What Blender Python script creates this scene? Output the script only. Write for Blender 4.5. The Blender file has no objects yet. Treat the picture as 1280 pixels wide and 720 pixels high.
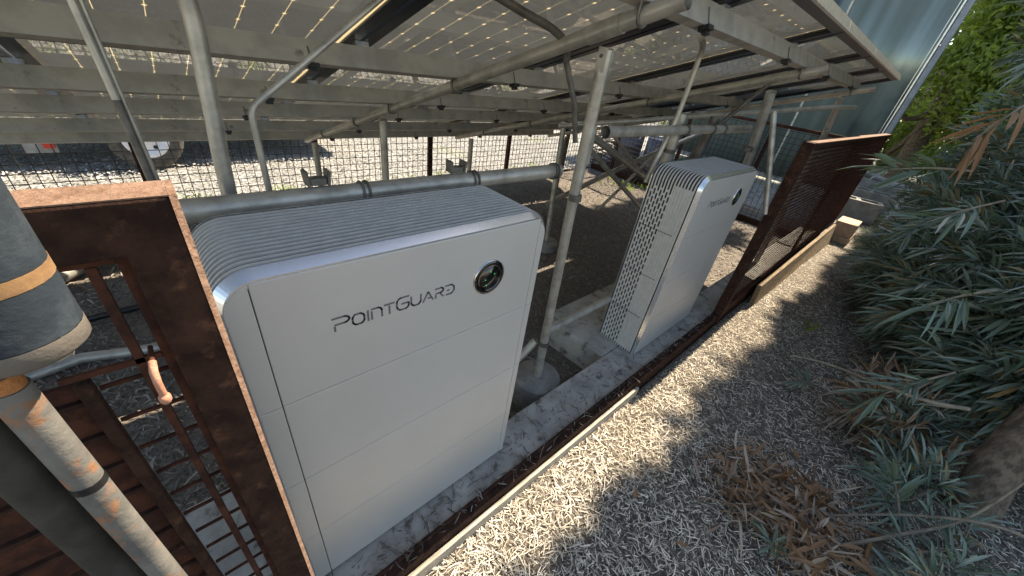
import bpy, math, random
import numpy as np
from mathutils import Vector, Matrix

random.seed(7)
RNG = np.random.default_rng(11)
scene = bpy.context.scene
COL = scene.collection

# ------------------------------------------------------------------ camera
RIGHT = Vector((0.73982236, -0.65945814, 0.13333356))
UP = Vector((0.27058966, 0.47308492, 0.83843419))
FWD = Vector((0.61599035, 0.58421368, -0.52844136))
CAM = Vector((-0.2038, -0.64, 1.4792))
cam_data = bpy.data.cameras.new('camera')
cam = bpy.data.objects.new('camera', cam_data)
COL.objects.link(cam)
m = Matrix.Identity(4)
for i in range(3):
    m[i][0] = RIGHT[i]; m[i][1] = UP[i]; m[i][2] = -FWD[i]; m[i][3] = CAM[i]
cam.matrix_world = m
cam_data.sensor_width = 36.0
cam_data.lens = 455.76 / 1280 * 36
cam_data.clip_start = 0.01
cam_data.clip_end = 400
scene.camera = cam

# ------------------------------------------------------------------ sun and sky
SUN_DIR = Vector((0.92, 0.028, 1.0)).normalized()      # towards the sun
SUN_EL = math.asin(SUN_DIR.z)
SUN_AZ = math.atan2(SUN_DIR.x, SUN_DIR.y)
world = bpy.data.worlds.new('World')
scene.world = world
world.use_nodes = True
wn = world.node_tree
sky = wn.nodes.new('ShaderNodeTexSky')
sky.sky_type = 'NISHITA'
sky.sun_disc = False
sky.sun_elevation = SUN_EL
sky.sun_rotation = SUN_AZ
sky.air_density = 1.0
sky.dust_density = 0.6
wn.links.new(sky.outputs[0], wn.nodes['Background'].inputs[0])
wn.nodes['Background'].inputs[1].default_value = 0.11
sd = bpy.data.lights.new('sun', 'SUN')
sd.energy = 4.8
sd.angle = math.radians(0.5)
sd.color = (1.0, 0.94, 0.85)
sun = bpy.data.objects.new('sun', sd)
COL.objects.link(sun)
sun.rotation_euler = SUN_DIR.to_track_quat('Z', 'Y').to_euler()
sun.location = (20, 0, 20)
scene.view_settings.view_transform = 'Standard'
scene.view_settings.look = 'None'
scene.view_settings.gamma = 1.0
scene.view_settings.use_curve_mapping = False
scene.view_settings.exposure = 1.6
scene.view_settings.use_white_balance = True
scene.view_settings.white_balance_temperature = 7800
scene.view_settings.white_balance_tint = 10
scene.cycles.use_denoising = True
scene.cycles.max_bounces = 10
scene.cycles.diffuse_bounces = 5
scene.cycles.glossy_bounces = 4
scene.cycles.transmission_bounces = 4
scene.cycles.transparent_max_bounces = 12
scene.cycles.sample_clamp_indirect = 6.0

# ------------------------------------------------------------------ materials
def mat(name, color, rough=0.6, metal=0.0, var=0.0, scale=8.0, color2=None, lo=0.4, hi=0.6,
        bump=0.0, bscale=60.0, detail=5.0, island=0.0, spec=0.5, stretch=None, color3=None, c3=(0.6, 0.7), c3scale=3.0):
    """Principled material; two noise-mixed colours, optional third blotch colour, bump, per-island value change."""
    M = bpy.data.materials.new(name)
    M.use_nodes = True
    nt = M.node_tree
    N, L = nt.nodes, nt.links
    b = N['Principled BSDF']
    b.inputs['Roughness'].default_value = rough
    b.inputs['Metallic'].default_value = metal
    b.inputs['Specular IOR Level'].default_value = spec
    tc = N.new('ShaderNodeTexCoord')
    vec = tc.outputs['Object']
    if stretch:
        mp = N.new('ShaderNodeMapping')
        mp.inputs['Scale'].default_value = stretch
        L.new(vec, mp.inputs['Vector'])
        vec = mp.outputs[0]
    def noise(sc, det=detail):
        n = N.new('ShaderNodeTexNoise')
        n.inputs['Scale'].default_value = sc
        n.inputs['Detail'].default_value = det
        n.inputs['Roughness'].default_value = 0.62
        L.new(vec, n.inputs['Vector'])
        return n.outputs['Fac']
    def ramp(src, a, c):
        r = N.new('ShaderNodeMapRange')
        r.inputs[1].default_value = a; r.inputs[2].default_value = c
        L.new(src, r.inputs[0])
        return r.outputs[0]
    def mixc(f, a, c):
        x = N.new('ShaderNodeMix'); x.data_type = 'RGBA'
        if hasattr(f, 'default_value') or not isinstance(f, (int, float)):
            L.new(f, x.inputs[0])
        else:
            x.inputs[0].default_value = f
        for s, v in ((6, a), (7, c)):
            if isinstance(v, tuple):
                x.inputs[s].default_value = (*v, 1)
            else:
                L.new(v, x.inputs[s])
        return x.outputs[2]
    out = color
    if color2 is not None:
        out = mixc(ramp(noise(scale), lo, hi), color, color2)
    if color3 is not None:
        out = mixc(ramp(noise(c3scale), c3[0], c3[1]), out, color3)
    if island > 0:
        g = N.new('ShaderNodeNewGeometry')
        mr = N.new('ShaderNodeMapRange')
        mr.inputs[3].default_value = 1 - island; mr.inputs[4].default_value = 1 + island
        L.new(g.outputs['Random Per Island'], mr.inputs[0])
        hv = N.new('ShaderNodeHueSaturation')
        L.new(mr.outputs[0], hv.inputs['Value'])
        if isinstance(out, tuple):
            hv.inputs['Color'].default_value = (*out, 1)
        else:
            L.new(out, hv.inputs['Color'])
        out = hv.outputs[0]
    if isinstance(out, tuple):
        b.inputs['Base Color'].default_value = (*out, 1)
    else:
        L.new(out, b.inputs['Base Color'])
    if var > 0:
        L.new(ramp2(nt, noise(scale * 2.3), rough - var, rough + var), b.inputs['Roughness'])
    if bump > 0:
        bp = N.new('ShaderNodeBump')
        bp.inputs['Strength'].default_value = bump
        bp.inputs['Distance'].default_value = 0.01
        L.new(noise(bscale, 6.0), bp.inputs['Height'])
        L.new(bp.outputs[0], b.inputs['Normal'])
    return M

def ramp2(nt, src, a, c):
    r = nt.nodes.new('ShaderNodeMapRange')
    r.inputs[1].default_value = 0.3; r.inputs[2].default_value = 0.7
    r.inputs[3].default_value = a; r.inputs[4].default_value = c
    nt.links.new(src, r.inputs[0])
    return r.outputs[0]

def leaf_mat(name, ramp_cols, rough=0.4, trans=0.25, tcol=(0.25, 0.4, 0.05)):
    """Leaf: colour picked per leaf from a ramp; part of the light passes through."""
    M = bpy.data.materials.new(name)
    M.use_nodes = True
    nt = M.node_tree
    N, L = nt.nodes, nt.links
    b = N['Principled BSDF']
    b.inputs['Roughness'].default_value = rough
    g = N.new('ShaderNodeNewGeometry')
    r = N.new('ShaderNodeValToRGB')
    r.color_ramp.interpolation = 'LINEAR'
    els = r.color_ramp.elements
    while len(els) < len(ramp_cols):
        els.new(0.5)
    for e, (p, c) in zip(els, ramp_cols):
        e.position = p; e.color = (*c, 1)
    L.new(g.outputs['Random Per Island'], r.inputs[0])
    L.new(r.outputs[0], b.inputs['Base Color'])
    t = N.new('ShaderNodeBsdfTranslucent')
    t.inputs[0].default_value = (*tcol, 1)
    mx = N.new('ShaderNodeMixShader')
    mx.inputs[0].default_value = trans
    L.new(b.outputs[0], mx.inputs[1]); L.new(t.outputs[0], mx.inputs[2])
    L.new(mx.outputs[0], N['Material Output'].inputs[0])
    return M

GALV = mat('galvanised', (0.44, 0.42, 0.375), 0.42, 0.45, var=0.12, scale=14, color2=(0.28, 0.265, 0.235), lo=0.42, hi=0.66, bump=0.06, bscale=90, color3=(0.20, 0.15, 0.10), c3=(0.66, 0.78), c3scale=9)
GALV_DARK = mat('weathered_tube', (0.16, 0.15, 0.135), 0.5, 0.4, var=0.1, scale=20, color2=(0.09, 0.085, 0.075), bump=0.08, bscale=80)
GALV_RUST = mat('galvanised_rusty', (0.15, 0.142, 0.128), 0.75, 0.0, scale=16, color2=(0.09, 0.086, 0.08), color3=(0.23, 0.11, 0.055), c3=(0.54, 0.64), c3scale=38, bump=0.2, bscale=120)
PURLIN = mat('purlin_steel', (0.38, 0.36, 0.32), 0.5, 0.25, var=0.1, scale=9, color2=(0.29, 0.275, 0.25), bump=0.05, bscale=50, color3=(0.16, 0.14, 0.12), c3=(0.62, 0.72), c3scale=13)
RUST = mat('rusty_steel', (0.062, 0.030, 0.020), 0.85, 0.1, scale=28, color2=(0.026, 0.014, 0.011), lo=0.36, hi=0.62, bump=0.35, bscale=140, spec=0.12, color3=(0.13, 0.062, 0.038), c3=(0.58, 0.74), c3scale=34)
RUST_DARK = mat('dark_rusty_steel', (0.085, 0.032, 0.02), 0.85, 0.1, scale=30, color2=(0.04, 0.018, 0.013), bump=0.25, bscale=120, spec=0.15)
WHITE = mat('cabinet_white', (0.51, 0.49, 0.462), 0.36, 0.12, scale=3, color2=(0.485, 0.465, 0.438), bump=0.015, bscale=400, color3=(0.48, 0.46, 0.43), c3=(0.66, 0.8), c3scale=22)
SILVER = mat('cabinet_silver', (0.68, 0.70, 0.73), 0.22, 0.8)
SLAT = mat('cabinet_grille', (0.60, 0.59, 0.57), 0.4, 0.1, scale=25, color2=(0.54, 0.53, 0.515))
INNER = mat('cabinet_shadow_liner', (0.035, 0.036, 0.04), 0.7)
BLACK = mat('black_plastic', (0.012, 0.012, 0.013), 0.35)
GLOSSBLACK = mat('display_glass', (0.006, 0.006, 0.007), 0.06, spec=0.8)
CHROME = mat('display_ring', (0.55, 0.54, 0.52), 0.2, 0.9)
INK = mat('logo_ink', (0.11, 0.11, 0.115), 0.5)
CONCRETE = mat('concrete', (0.40, 0.38, 0.345), 0.9, scale=7, color2=(0.28, 0.265, 0.24), bump=0.4, bscale=45, color3=(0.10, 0.088, 0.075), c3=(0.57, 0.68), c3scale=14)
CONCRETE_DARK = mat('old_concrete', (0.27, 0.255, 0.23), 0.9, scale=12, color2=(0.18, 0.17, 0.155), bump=0.5, bscale=60)
FRAME = mat('panel_frame_black', (0.010, 0.013, 0.024), 0.35, 0.2, scale=40, color2=(0.014, 0.018, 0.032))
FRAME_ALU = mat('aluminium_edge', (0.62, 0.62, 0.62), 0.3, 0.8, scale=40, color2=(0.5, 0.5, 0.5))
ANODISED = mat('pale_anodised', (0.72, 0.75, 0.80), 0.5, 0.1, scale=40, color2=(0.66, 0.69, 0.74))
CELL = mat('solar_cell_back', (0.52, 0.52, 0.49), 0.5, 0.0, scale=18, color2=(0.45, 0.45, 0.43), color3=(0.58, 0.57, 0.53), c3=(0.6, 0.75), c3scale=7)
WOOD = mat('weathered_board', (0.23, 0.16, 0.085), 0.9, scale=5, color2=(0.11, 0.075, 0.045), stretch=(1.5, 14, 14), bump=0.3, bscale=14)
STRIPW = mat('pale_edging', (0.50, 0.45, 0.37), 0.8, scale=6, color2=(0.30, 0.26, 0.2), stretch=(2, 30, 30), bump=0.3, bscale=12)
BARK = mat('bark', (0.19, 0.14, 0.10), 0.95, scale=34, color2=(0.075, 0.055, 0.04), stretch=(1, 1, 0.4), bump=1.0, bscale=60)
TWIG = mat('twig', (0.24, 0.20, 0.15), 0.85, scale=20, color2=(0.15, 0.12, 0.09))
BLUEPIPE = mat('blue_grey_tube', (0.02, 0.028, 0.037), 0.6, 0.0, scale=30, color2=(0.042, 0.054, 0.066), lo=0.5, hi=0.72, spec=0.3, bump=0.15, bscale=130, color3=(0.03, 0.035, 0.04), c3=(0.62, 0.7), c3scale=40)
YELLOW = mat('ochre_band', (0.25, 0.145, 0.06), 0.85, scale=40, color2=(0.16, 0.085, 0.04), bump=0.1)
TANEND = mat('bare_tube_end', (0.14, 0.115, 0.095), 0.7, 0.0, scale=35, color2=(0.13, 0.115, 0.10), bump=0.15, bscale=120)
RUBBER = mat('tyre_rubber', (0.045, 0.043, 0.04), 0.85, scale=20, color2=(0.09, 0.085, 0.075))
RIM = mat('white_rim', (0.72, 0.73, 0.76), 0.45, scale=10, color2=(0.62, 0.62, 0.64))
REDL = mat('red_lens', (0.5, 0.03, 0.02), 0.25)
TRAILER = mat('trailer_paint', (0.05, 0.048, 0.046), 0.5, 0.3, scale=9, color2=(0.09, 0.07, 0.055))
PAINT_GREY = mat('trailer_side', (0.30, 0.31, 0.32), 0.45, 0.2, scale=9, color2=(0.22, 0.22, 0.22))
DRUM = mat('drum_paint', (0.13, 0.14, 0.17), 0.5, 0.3, scale=8, color2=(0.18, 0.1, 0.07), lo=0.55, hi=0.7)
WIRE = mat('rusty_wire', (0.13, 0.075, 0.05), 0.8, 0.3, scale=30, color2=(0.20, 0.16, 0.13))
MESHW = mat('mesh_wire', (0.04, 0.035, 0.031), 0.7, 0.4, scale=20, color2=(0.09, 0.06, 0.045))
BRICKM = mat('tan_block', (0.52, 0.36, 0.25), 0.9, scale=30, color2=(0.42, 0.28, 0.19), bump=0.3, bscale=90)
CHIP = mat('mulch_chip', (0.60, 0.545, 0.455), 0.8, scale=2.2, color2=(0.49, 0.425, 0.335), island=0.6, bump=0.0)
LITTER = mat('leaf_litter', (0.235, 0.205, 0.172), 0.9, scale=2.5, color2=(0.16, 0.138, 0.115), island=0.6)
MULCHG = mat('mulch_ground', (0.19, 0.16, 0.125), 0.95, scale=70, color2=(0.07, 0.056, 0.043), bump=1.0, bscale=160)
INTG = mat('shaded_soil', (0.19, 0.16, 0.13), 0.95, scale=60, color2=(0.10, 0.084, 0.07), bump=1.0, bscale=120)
GRAVEL = mat('yard_gravel', (0.34, 0.335, 0.318), 0.95, scale=24, color2=(0.17, 0.165, 0.15), bump=1.0, bscale=60, color3=(0.20, 0.22, 0.10), c3=(0.60, 0.70), c3scale=0.8)
GRAVELCHIP = mat('gravel_stone', (0.37, 0.365, 0.348), 0.9, scale=3, color2=(0.27, 0.265, 0.245), island=0.5)
LED = mat('led_green', (0.02, 0.25, 0.08), 0.3)
_b = LED.node_tree.nodes['Principled BSDF']
_b.inputs['Emission Color'].default_value = (0.05, 0.9, 0.25, 1)
_b.inputs['Emission Strength'].default_value = 0.15

LEAF_BLUE = leaf_mat('oleander_leaf', [(0.0, (0.08, 0.125, 0.085)), (0.35, (0.15, 0.21, 0.16)), (0.7, (0.24, 0.30, 0.26)), (0.88, (0.31, 0.34, 0.27)), (0.95, (0.24, 0.17, 0.07)), (1.0, (0.30, 0.18, 0.08))], 0.24, 0.14, (0.10, 0.18, 0.03))
LEAF_BRIGHT = leaf_mat('sunlit_leaf', [(0.0, (0.07, 0.11, 0.022)), (0.5, (0.13, 0.19, 0.04)), (1.0, (0.23, 0.28, 0.075))], 0.4, 0.42, (0.42, 0.54, 0.08))
LEAF_MID = leaf_mat('mid_leaf', [(0.0, (0.03, 0.06, 0.015)), (0.5, (0.07, 0.12, 0.03)), (1.0, (0.14, 0.18, 0.05))], 0.35, 0.35, (0.22, 0.36, 0.05))
LEAF_DEAD = leaf_mat('dead_leaf', [(0.0, (0.16, 0.085, 0.045)), (0.35, (0.29, 0.16, 0.08)), (0.55, (0.30, 0.22, 0.165)), (0.8, (0.38, 0.30, 0.23)), (1.0, (0.46, 0.38, 0.30))], 0.7, 0.15, (0.4, 0.2, 0.05))
GRASS = leaf_mat('grass_blade', [(0.0, (0.06, 0.11, 0.02)), (0.6, (0.15, 0.22, 0.06)), (1.0, (0.30, 0.33, 0.14))], 0.5, 0.35, (0.3, 0.42, 0.08))
PALEGRASS = leaf_mat('pale_groundcover', [(0.0, (0.12, 0.17, 0.07)), (0.6, (0.24, 0.30, 0.15)), (1.0, (0.36, 0.38, 0.24))], 0.5, 0.3, (0.35, 0.45, 0.15))

def thin_glass(name, tint, rough):
    M = bpy.data.materials.new(name); M.use_nodes = True
    nt = M.node_tree; N, L = nt.nodes, nt.links
    N.remove(N['Principled BSDF'])
    t = N.new('ShaderNodeBsdfTransparent'); t.inputs[0].default_value = (*tint, 1)
    g = N.new('ShaderNodeBsdfGlossy'); g.inputs['Roughness'].default_value = rough
    f = N.new('ShaderNodeFresnel'); f.inputs[0].default_value = 2.5
    x = N.new('ShaderNodeMixShader')
    L.new(f.outputs[0], x.inputs[0]); L.new(t.outputs[0], x.inputs[1]); L.new(g.outputs[0], x.inputs[2])
    L.new(x.outputs[0], N['Material Output'].inputs[0])
    return M
BACKGLASS = thin_glass('panel_back_glass', (0.93, 0.94, 0.92), 0.02)
def translucent(name, col):
    M = bpy.data.materials.new(name); M.use_nodes = True
    nt = M.node_tree; N, L = nt.nodes, nt.links
    t = N.new('ShaderNodeBsdfTranslucent'); t.inputs[0].default_value = (*col, 1)
    b = N['Principled BSDF']; b.inputs['Base Color'].default_value = (0.03, 0.035, 0.06, 1); b.inputs['Roughness'].default_value = 0.08
    x = N.new('ShaderNodeMixShader'); x.inputs[0].default_value = 0.8
    L.new(b.outputs[0], x.inputs[1]); L.new(t.outputs[0], x.inputs[2])
    L.new(x.outputs[0], N['Material Output'].inputs[0])
    return M
TOPGLASS = translucent('panel_front_sheet', (0.80, 0.72, 0.55))
def sheet_mat():
    M = bpy.data.materials.new('greenhouse_sheet'); M.use_nodes = True
    nt = M.node_tree; N, L = nt.nodes, nt.links
    b = N['Principled BSDF']
    b.inputs['Roughness'].default_value = 0.16
    b.inputs['Metallic'].default_value = 0.5
    tc = N.new('ShaderNodeTexCoord'); mp = N.new('ShaderNodeMapping')
    mp.inputs['Scale'].default_value = (1, 3, 0.2)
    n = N.new('ShaderNodeTexNoise'); n.inputs['Scale'].default_value = 1.3; n.inputs['Detail'].default_value = 4
    r = N.new('ShaderNodeValToRGB')
    r.color_ramp.elements[0].position = 0.35; r.color_ramp.elements[0].color = (0.10, 0.13, 0.122, 1)
    r.color_ramp.elements[1].position = 0.7; r.color_ramp.elements[1].color = (0.25, 0.31, 0.315, 1)
    L.new(tc.outputs['Object'], mp.inputs[0]); L.new(mp.outputs[0], n.inputs['Vector'])
    L.new(n.outputs[0], r.inputs[0]); L.new(r.outputs[0], b.inputs['Base Color'])
    t = N.new('ShaderNodeBsdfTranslucent'); t.inputs[0].default_value = (0.26, 0.32, 0.33, 1)
    x = N.new('ShaderNodeMixShader'); x.inputs[0].default_value = 0.35
    L.new(b.outputs[0], x.inputs[1]); L.new(t.outputs[0], x.inputs[2])
    L.new(x.outputs[0], N['Material Output'].inputs[0])
    return M
SHEET = sheet_mat()

# ------------------------------------------------------------------ mesh builder
def new_object(name, mesh, material=None, parent=None):
    o = bpy.data.objects.new(name, mesh)
    COL.objects.link(o)
    if material is not None and not mesh.materials:
        mesh.materials.append(material)
    if parent is not None:
        o.parent = parent
    return o

class MB:
    def __init__(self):
        self.v = []; self.f = []; self.s = []
    def quad_strip_box(self, c8, smooth=False):
        b = len(self.v); self.v += [tuple(p) for p in c8]
        for q in ((0, 3, 2, 1), (4, 5, 6, 7), (0, 1, 5, 4), (1, 2, 6, 5), (2, 3, 7, 6), (3, 0, 4, 7)):
            self.f.append(tuple(b + i for i in q)); self.s.append(smooth)
        return self
    def box(self, x0, x1, y0, y1, z0, z1):
        return self.quad_strip_box([(x0, y0, z0), (x1, y0, z0), (x1, y1, z0), (x0, y1, z0), (x0, y0, z1), (x1, y0, z1), (x1, y1, z1), (x0, y1, z1)])
    def bar(self, a, b, w, h, up=(0, 0, 1)):
        a, b = Vector(a), Vector(b); d = (b - a).normalized(); u = Vector(up)
        if abs(d.dot(u)) > 0.98: u = Vector((0, 1, 0))
        s = d.cross(u).normalized() * w / 2; t = s.cross(d).normalized() * h / 2
        return self.quad_strip_box([a - s - t, a + s - t, b + s - t, b - s - t, a - s + t, a + s + t, b + s + t, b - s + t])
    def tube(self, pts, r, n=12, cap=True, smooth=True, inner=0.0):
        pts = [Vector(p) for p in pts]
        rs = r if isinstance(r, (list, tuple)) else [r] * len(pts)
        rings = []
        d0 = (pts[1] - pts[0]).normalized()
        u = Vector((0, 0, 1)) if abs(d0.z) < 0.9 else Vector((0, 1, 0))
        u = (u - d0 * u.dot(d0)).normalized()
        for i, p in enumerate(pts):
            if i == 0: d = pts[1] - pts[0]
            elif i == len(pts) - 1: d = pts[-1] - pts[-2]
            else: d = (pts[i + 1] - p).normalized() + (p - pts[i - 1]).normalized()
            d.normalize()
            u = (u - d * u.dot(d)).normalized(); w = d.cross(u)
            b = len(self.v)
            for k in range(n):
                a = 2 * math.pi * k / n
                self.v.append(tuple(p + (u * math.cos(a) + w * math.sin(a)) * rs[i]))
            rings.append(b)
        for i in range(len(rings) - 1):
            for k in range(n):
                k2 = (k + 1) % n
                self.f.append((rings[i] + k, rings[i] + k2, rings[i + 1] + k2, rings[i + 1] + k)); self.s.append(smooth)
        if cap:
            for ring, rev in ((rings[0], True), (rings[-1], False)):
                b = len(self.v); self.v += [self.v[ring + k] for k in range(n)]
                self.f.append(tuple(b + k for k in (reversed(range(n)) if rev else range(n)))); self.s.append(False)
        return self
    def lathe(self, prof, n=24, c=(0, 0, 0), axis='z'):
        b = len(self.v)
        for r, h in prof:
            for k in range(n):
                a = 2 * math.pi * k / n
                x, y, z = r * math.cos(a), r * math.sin(a), h
                if axis == 'y': x, y, z = x, h, y
                self.v.append((c[0] + x, c[1] + y, c[2] + z))
        for i in range(len(prof) - 1):
            for k in range(n):
                k2 = (k + 1) % n
                self.f.append((b + i * n + k, b + i * n + k2, b + (i + 1) * n + k2, b + (i + 1) * n + k)); self.s.append(True)
        return self
    def prism(self, poly, y0, y1, plane='xz'):
        """extrude a 2-D outline (x,z) from y0 to y1"""
        b = len(self.v); n = len(poly)
        for y in (y0, y1):
            for p in poly:
                self.v.append((p[0], y, p[1]) if plane == 'xz' else (y, p[0], p[1]))
        self.f.append(tuple(range(b, b + n))); self.s.append(False)
        self.f.append(tuple(reversed(range(b + n, b + 2 * n)))); self.s.append(False)
        for k in range(n):
            k2 = (k + 1) % n
            self.f.append((b + k, b + n + k, b + n + k2, b + k2)); self.s.append(False)
        return self
    def mesh(self, name):
        me = bpy.data.meshes.new(name)
        me.from_pydata(self.v, [], self.f)
        me.polygons.foreach_set('use_smooth', self.s)
        me.update()
        return me
    def build(self, name, material, parent=None, bevel=0.0, seg=2):
        o = new_object(name, self.mesh(name), material, parent)
        if bevel > 0:
            md = o.modifiers.new('bevel', 'BEVEL'); md.width = bevel; md.segments = seg; md.limit_method = 'ANGLE'
        return o

def tag(o, label, cat, group=None):
    o['label'] = label; o['category'] = cat
    if group: o['group'] = group
    return o
def structure(o):
    o['kind'] = 'structure'; return o
def stuff(o):
    o['kind'] = 'stuff'; return o
def thing(name, label, cat, loc=(0, 0, 0), group=None):
    o = bpy.data.objects.new(name, None); COL.objects.link(o); o.location = loc
    o.empty_display_size = 0.1
    return tag(o, label, cat, group)
def smooth_path(pts, n=6):
    """Catmull-Rom through the points"""
    P = [Vector(p) for p in pts]; out = []
    for i in range(len(P) - 1):
        p0 = P[max(i - 1, 0)]; p1 = P[i]; p2 = P[i + 1]; p3 = P[min(i + 2, len(P) - 1)]
        for k in range(n):
            t = k / n
            out.append(0.5 * ((2 * p1) + (p2 - p0) * t + (2 * p0 - 5 * p1 + 4 * p2 - p3) * t * t + (3 * p1 - p0 - 3 * p2 + p3) * t ** 3))
    out.append(P[-1]); return out
def rounded(pts, rad, n=5):
    """polyline with rounded corners"""
    P = [Vector(p) for p in pts]; out = [P[0]]
    for i in range(1, len(P) - 1):
        a = (P[i - 1] - P[i]).normalized() * rad; b = (P[i + 1] - P[i]).normalized() * rad
        for k in range(n + 1):
            t = k / n
            out.append((P[i] + a) * (1 - t) ** 2 + P[i] * 2 * t * (1 - t) + (P[i] + b) * t * t)
    out.append(P[-1]); return out

def fast_mesh(name, V, F4=None, F3=None, smooth=False):
    me = bpy.data.meshes.new(name)
    n4 = 0 if F4 is None else len(F4); n3 = 0 if F3 is None else len(F3)
    me.vertices.add(len(V)); me.vertices.foreach_set('co', np.asarray(V, np.float32).ravel())
    loops = np.concatenate(([F4.ravel()] if n4 else []) + ([F3.ravel()] if n3 else []))
    me.loops.add(len(loops)); me.loops.foreach_set('vertex_index', loops.astype(np.int32))
    me.polygons.add(n4 + n3)
    st = np.concatenate([np.arange(n4) * 4, n4 * 4 + np.arange(n3) * 3]).astype(np.int32)
    me.polygons.foreach_set('loop_start', st)
    me.polygons.foreach_set('use_smooth', np.full(n4 + n3, smooth))
    me.update(calc_edges=True)
    return me

def unit(a):
    return a / np.maximum(np.linalg.norm(a, axis=-1, keepdims=True), 1e-9)

def leaves_mesh(name, base, d, nrm, length, width, droop):
    """lance-shaped leaves: one point, two pairs, one tip each, bent down by droop"""
    d = unit(d); s = unit(np.cross(d, nrm)); up = np.cross(s, d)
    L = length[:, None]; W = width[:, None]; D = droop[:, None]
    g = np.array([0, 0, -1.0])
    def st(t): return base + d * L * t + g * D * L * t * t
    m1, m2, tip = st(0.33), st(0.68), st(1.0)
    f = up * W * 0.25
    V = np.stack([base, m1 - s * W * 0.5 + f, m1 + s * W * 0.5 + f, m2 - s * W * 0.42 + f, m2 + s * W * 0.42 + f, tip, m1, m2], 1)
    n = len(base); o = (np.arange(n) * 8)[:, None]
    F4 = np.concatenate([o + np.array([[1, 6, 7, 3]]), o + np.array([[6, 2, 4, 7]])])
    F3 = np.concatenate([o + np.array([[0, 6, 1]]), o + np.array([[0, 2, 6]]), o + np.array([[3, 7, 5]]), o + np.array([[7, 4, 5]])])
    return fast_mesh(name, V.reshape(-1, 3), F4, F3, True)

def sprays(tips, dirs, per, tl, ll, lw, droop=0.35, spread=0.75):
    """leaf arrays along short twigs: tips (n,3) base points, dirs (n,3)"""
    n = len(tips)
    t = RNG.uniform(0.15, 1.0, (n, per)); 
    dirs = unit(dirs)
    rnd = unit(RNG.normal(size=(n, per, 3)))
    perp = unit(rnd - dirs[:, None] * np.sum(rnd * dirs[:, None], -1, keepdims=True))
    d = unit(dirs[:, None] * (1.15 - 0.5 * spread) + perp * spread * (1.1 - 0.55 * t[..., None]))
    base = tips[:, None] + dirs[:, None] * (t * tl)[..., None]
    nrm = unit(np.array([0, 0, 1.0]) + 0.6 * RNG.normal(size=(n, per, 3)))
    L = RNG.uniform(0.65, 1.15, (n, per)) * ll; W = RNG.uniform(0.75, 1.2, (n, per)) * lw
    Dp = RNG.uniform(0.0, 1.0, (n, per)) * droop
    k = n * per
    return base.reshape(k, 3), d.reshape(k, 3), nrm.reshape(k, 3), L.ravel(), W.ravel(), Dp.ravel()

def chips_mesh(name, P, L, W, tilt, lift):
    """little curled shavings lying about: 3 pairs of points each"""
    n = len(P)
    a = RNG.uniform(0, 2 * np.pi, n)
    d = np.stack([np.cos(a), np.sin(a), RNG.normal(0, tilt, n)], 1); d = unit(d)
    s = np.stack([-np.sin(a), np.cos(a), RNG.normal(0, 0.5, n)], 1); s = unit(s)
    bend = RNG.normal(0, 0.05, n)
    up = np.array([0, 0, 1.0])
    rows = []
    for t in (-0.5, 0.0, 0.5):
        c = P + d * (L * t)[:, None] + s * (bend * L * (1 - 4 * t * t))[:, None] + up * (lift * L * (1 - 4 * t * t))[:, None]
        w = W * (0.5 if t == 0 else 0.32)
        rows += [c - s * w[:, None], c + s * w[:, None]]
    V = np.stack(rows, 1).reshape(-1, 3)
    o = (np.arange(n) * 6)[:, None]
    F4 = np.concatenate([o + np.array([[0, 1, 3, 2]]), o + np.array([[2, 3, 5, 4]])])
    return fast_mesh(name, V, F4, None, True)

ZP, ZI = -0.10, -0.20          # mulch path level, ground level under the panels

# ================================================================== ground
def grid(name, x0, x1, y0, y1, nx, ny, zf, material):
    xs = np.linspace(x0, x1, nx); ys = np.linspace(y0, y1, ny)
    X, Y = np.meshgrid(xs, ys, indexing='ij')
    V = np.stack([X, Y, zf(X, Y)], -1).reshape(-1, 3)
    i = np.arange(nx - 1)[:, None] * ny + np.arange(ny - 1)[None]
    F = np.stack([i, i + ny, i + ny + 1, i + 1], -1).reshape(-1, 4)
    return new_object(name, fast_mesh(name, V, F, None, True), material)
def wob(X, Y, a=0.012, k=3.0):
    return a * (np.sin(k * X + 1.3 * np.sin(k * 0.7 * Y)) + np.sin(k * 1.7 * Y + 0.8 * X))
yard = structure(MB().quad_strip_box([(-150, -150, -0.9), (150, -150, -0.9), (150, 150, -0.9), (-150, 150, -0.9), (-150, -150, -0.26), (150, -150, -0.26), (150, 150, -0.26), (-150, 150, -0.26)]).build('ground', GRAVEL))
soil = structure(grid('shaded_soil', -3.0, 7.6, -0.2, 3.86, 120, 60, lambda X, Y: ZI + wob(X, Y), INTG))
path = structure(grid('mulch_path', -3.0, 16.0, -4.2, -0.15, 170, 60, lambda X, Y: ZP + wob(X, Y, 0.008) + np.clip(-Y - 1.0, 0, 3) * 0.10, MULCHG))
yard_gravel = structure(grid('gravel_yard', -6.0, 14.0, 3.865, 16.0, 60, 40, lambda X, Y: ZI - 0.02 + wob(X, Y, 0.01, 1.2), GRAVEL))

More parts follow.
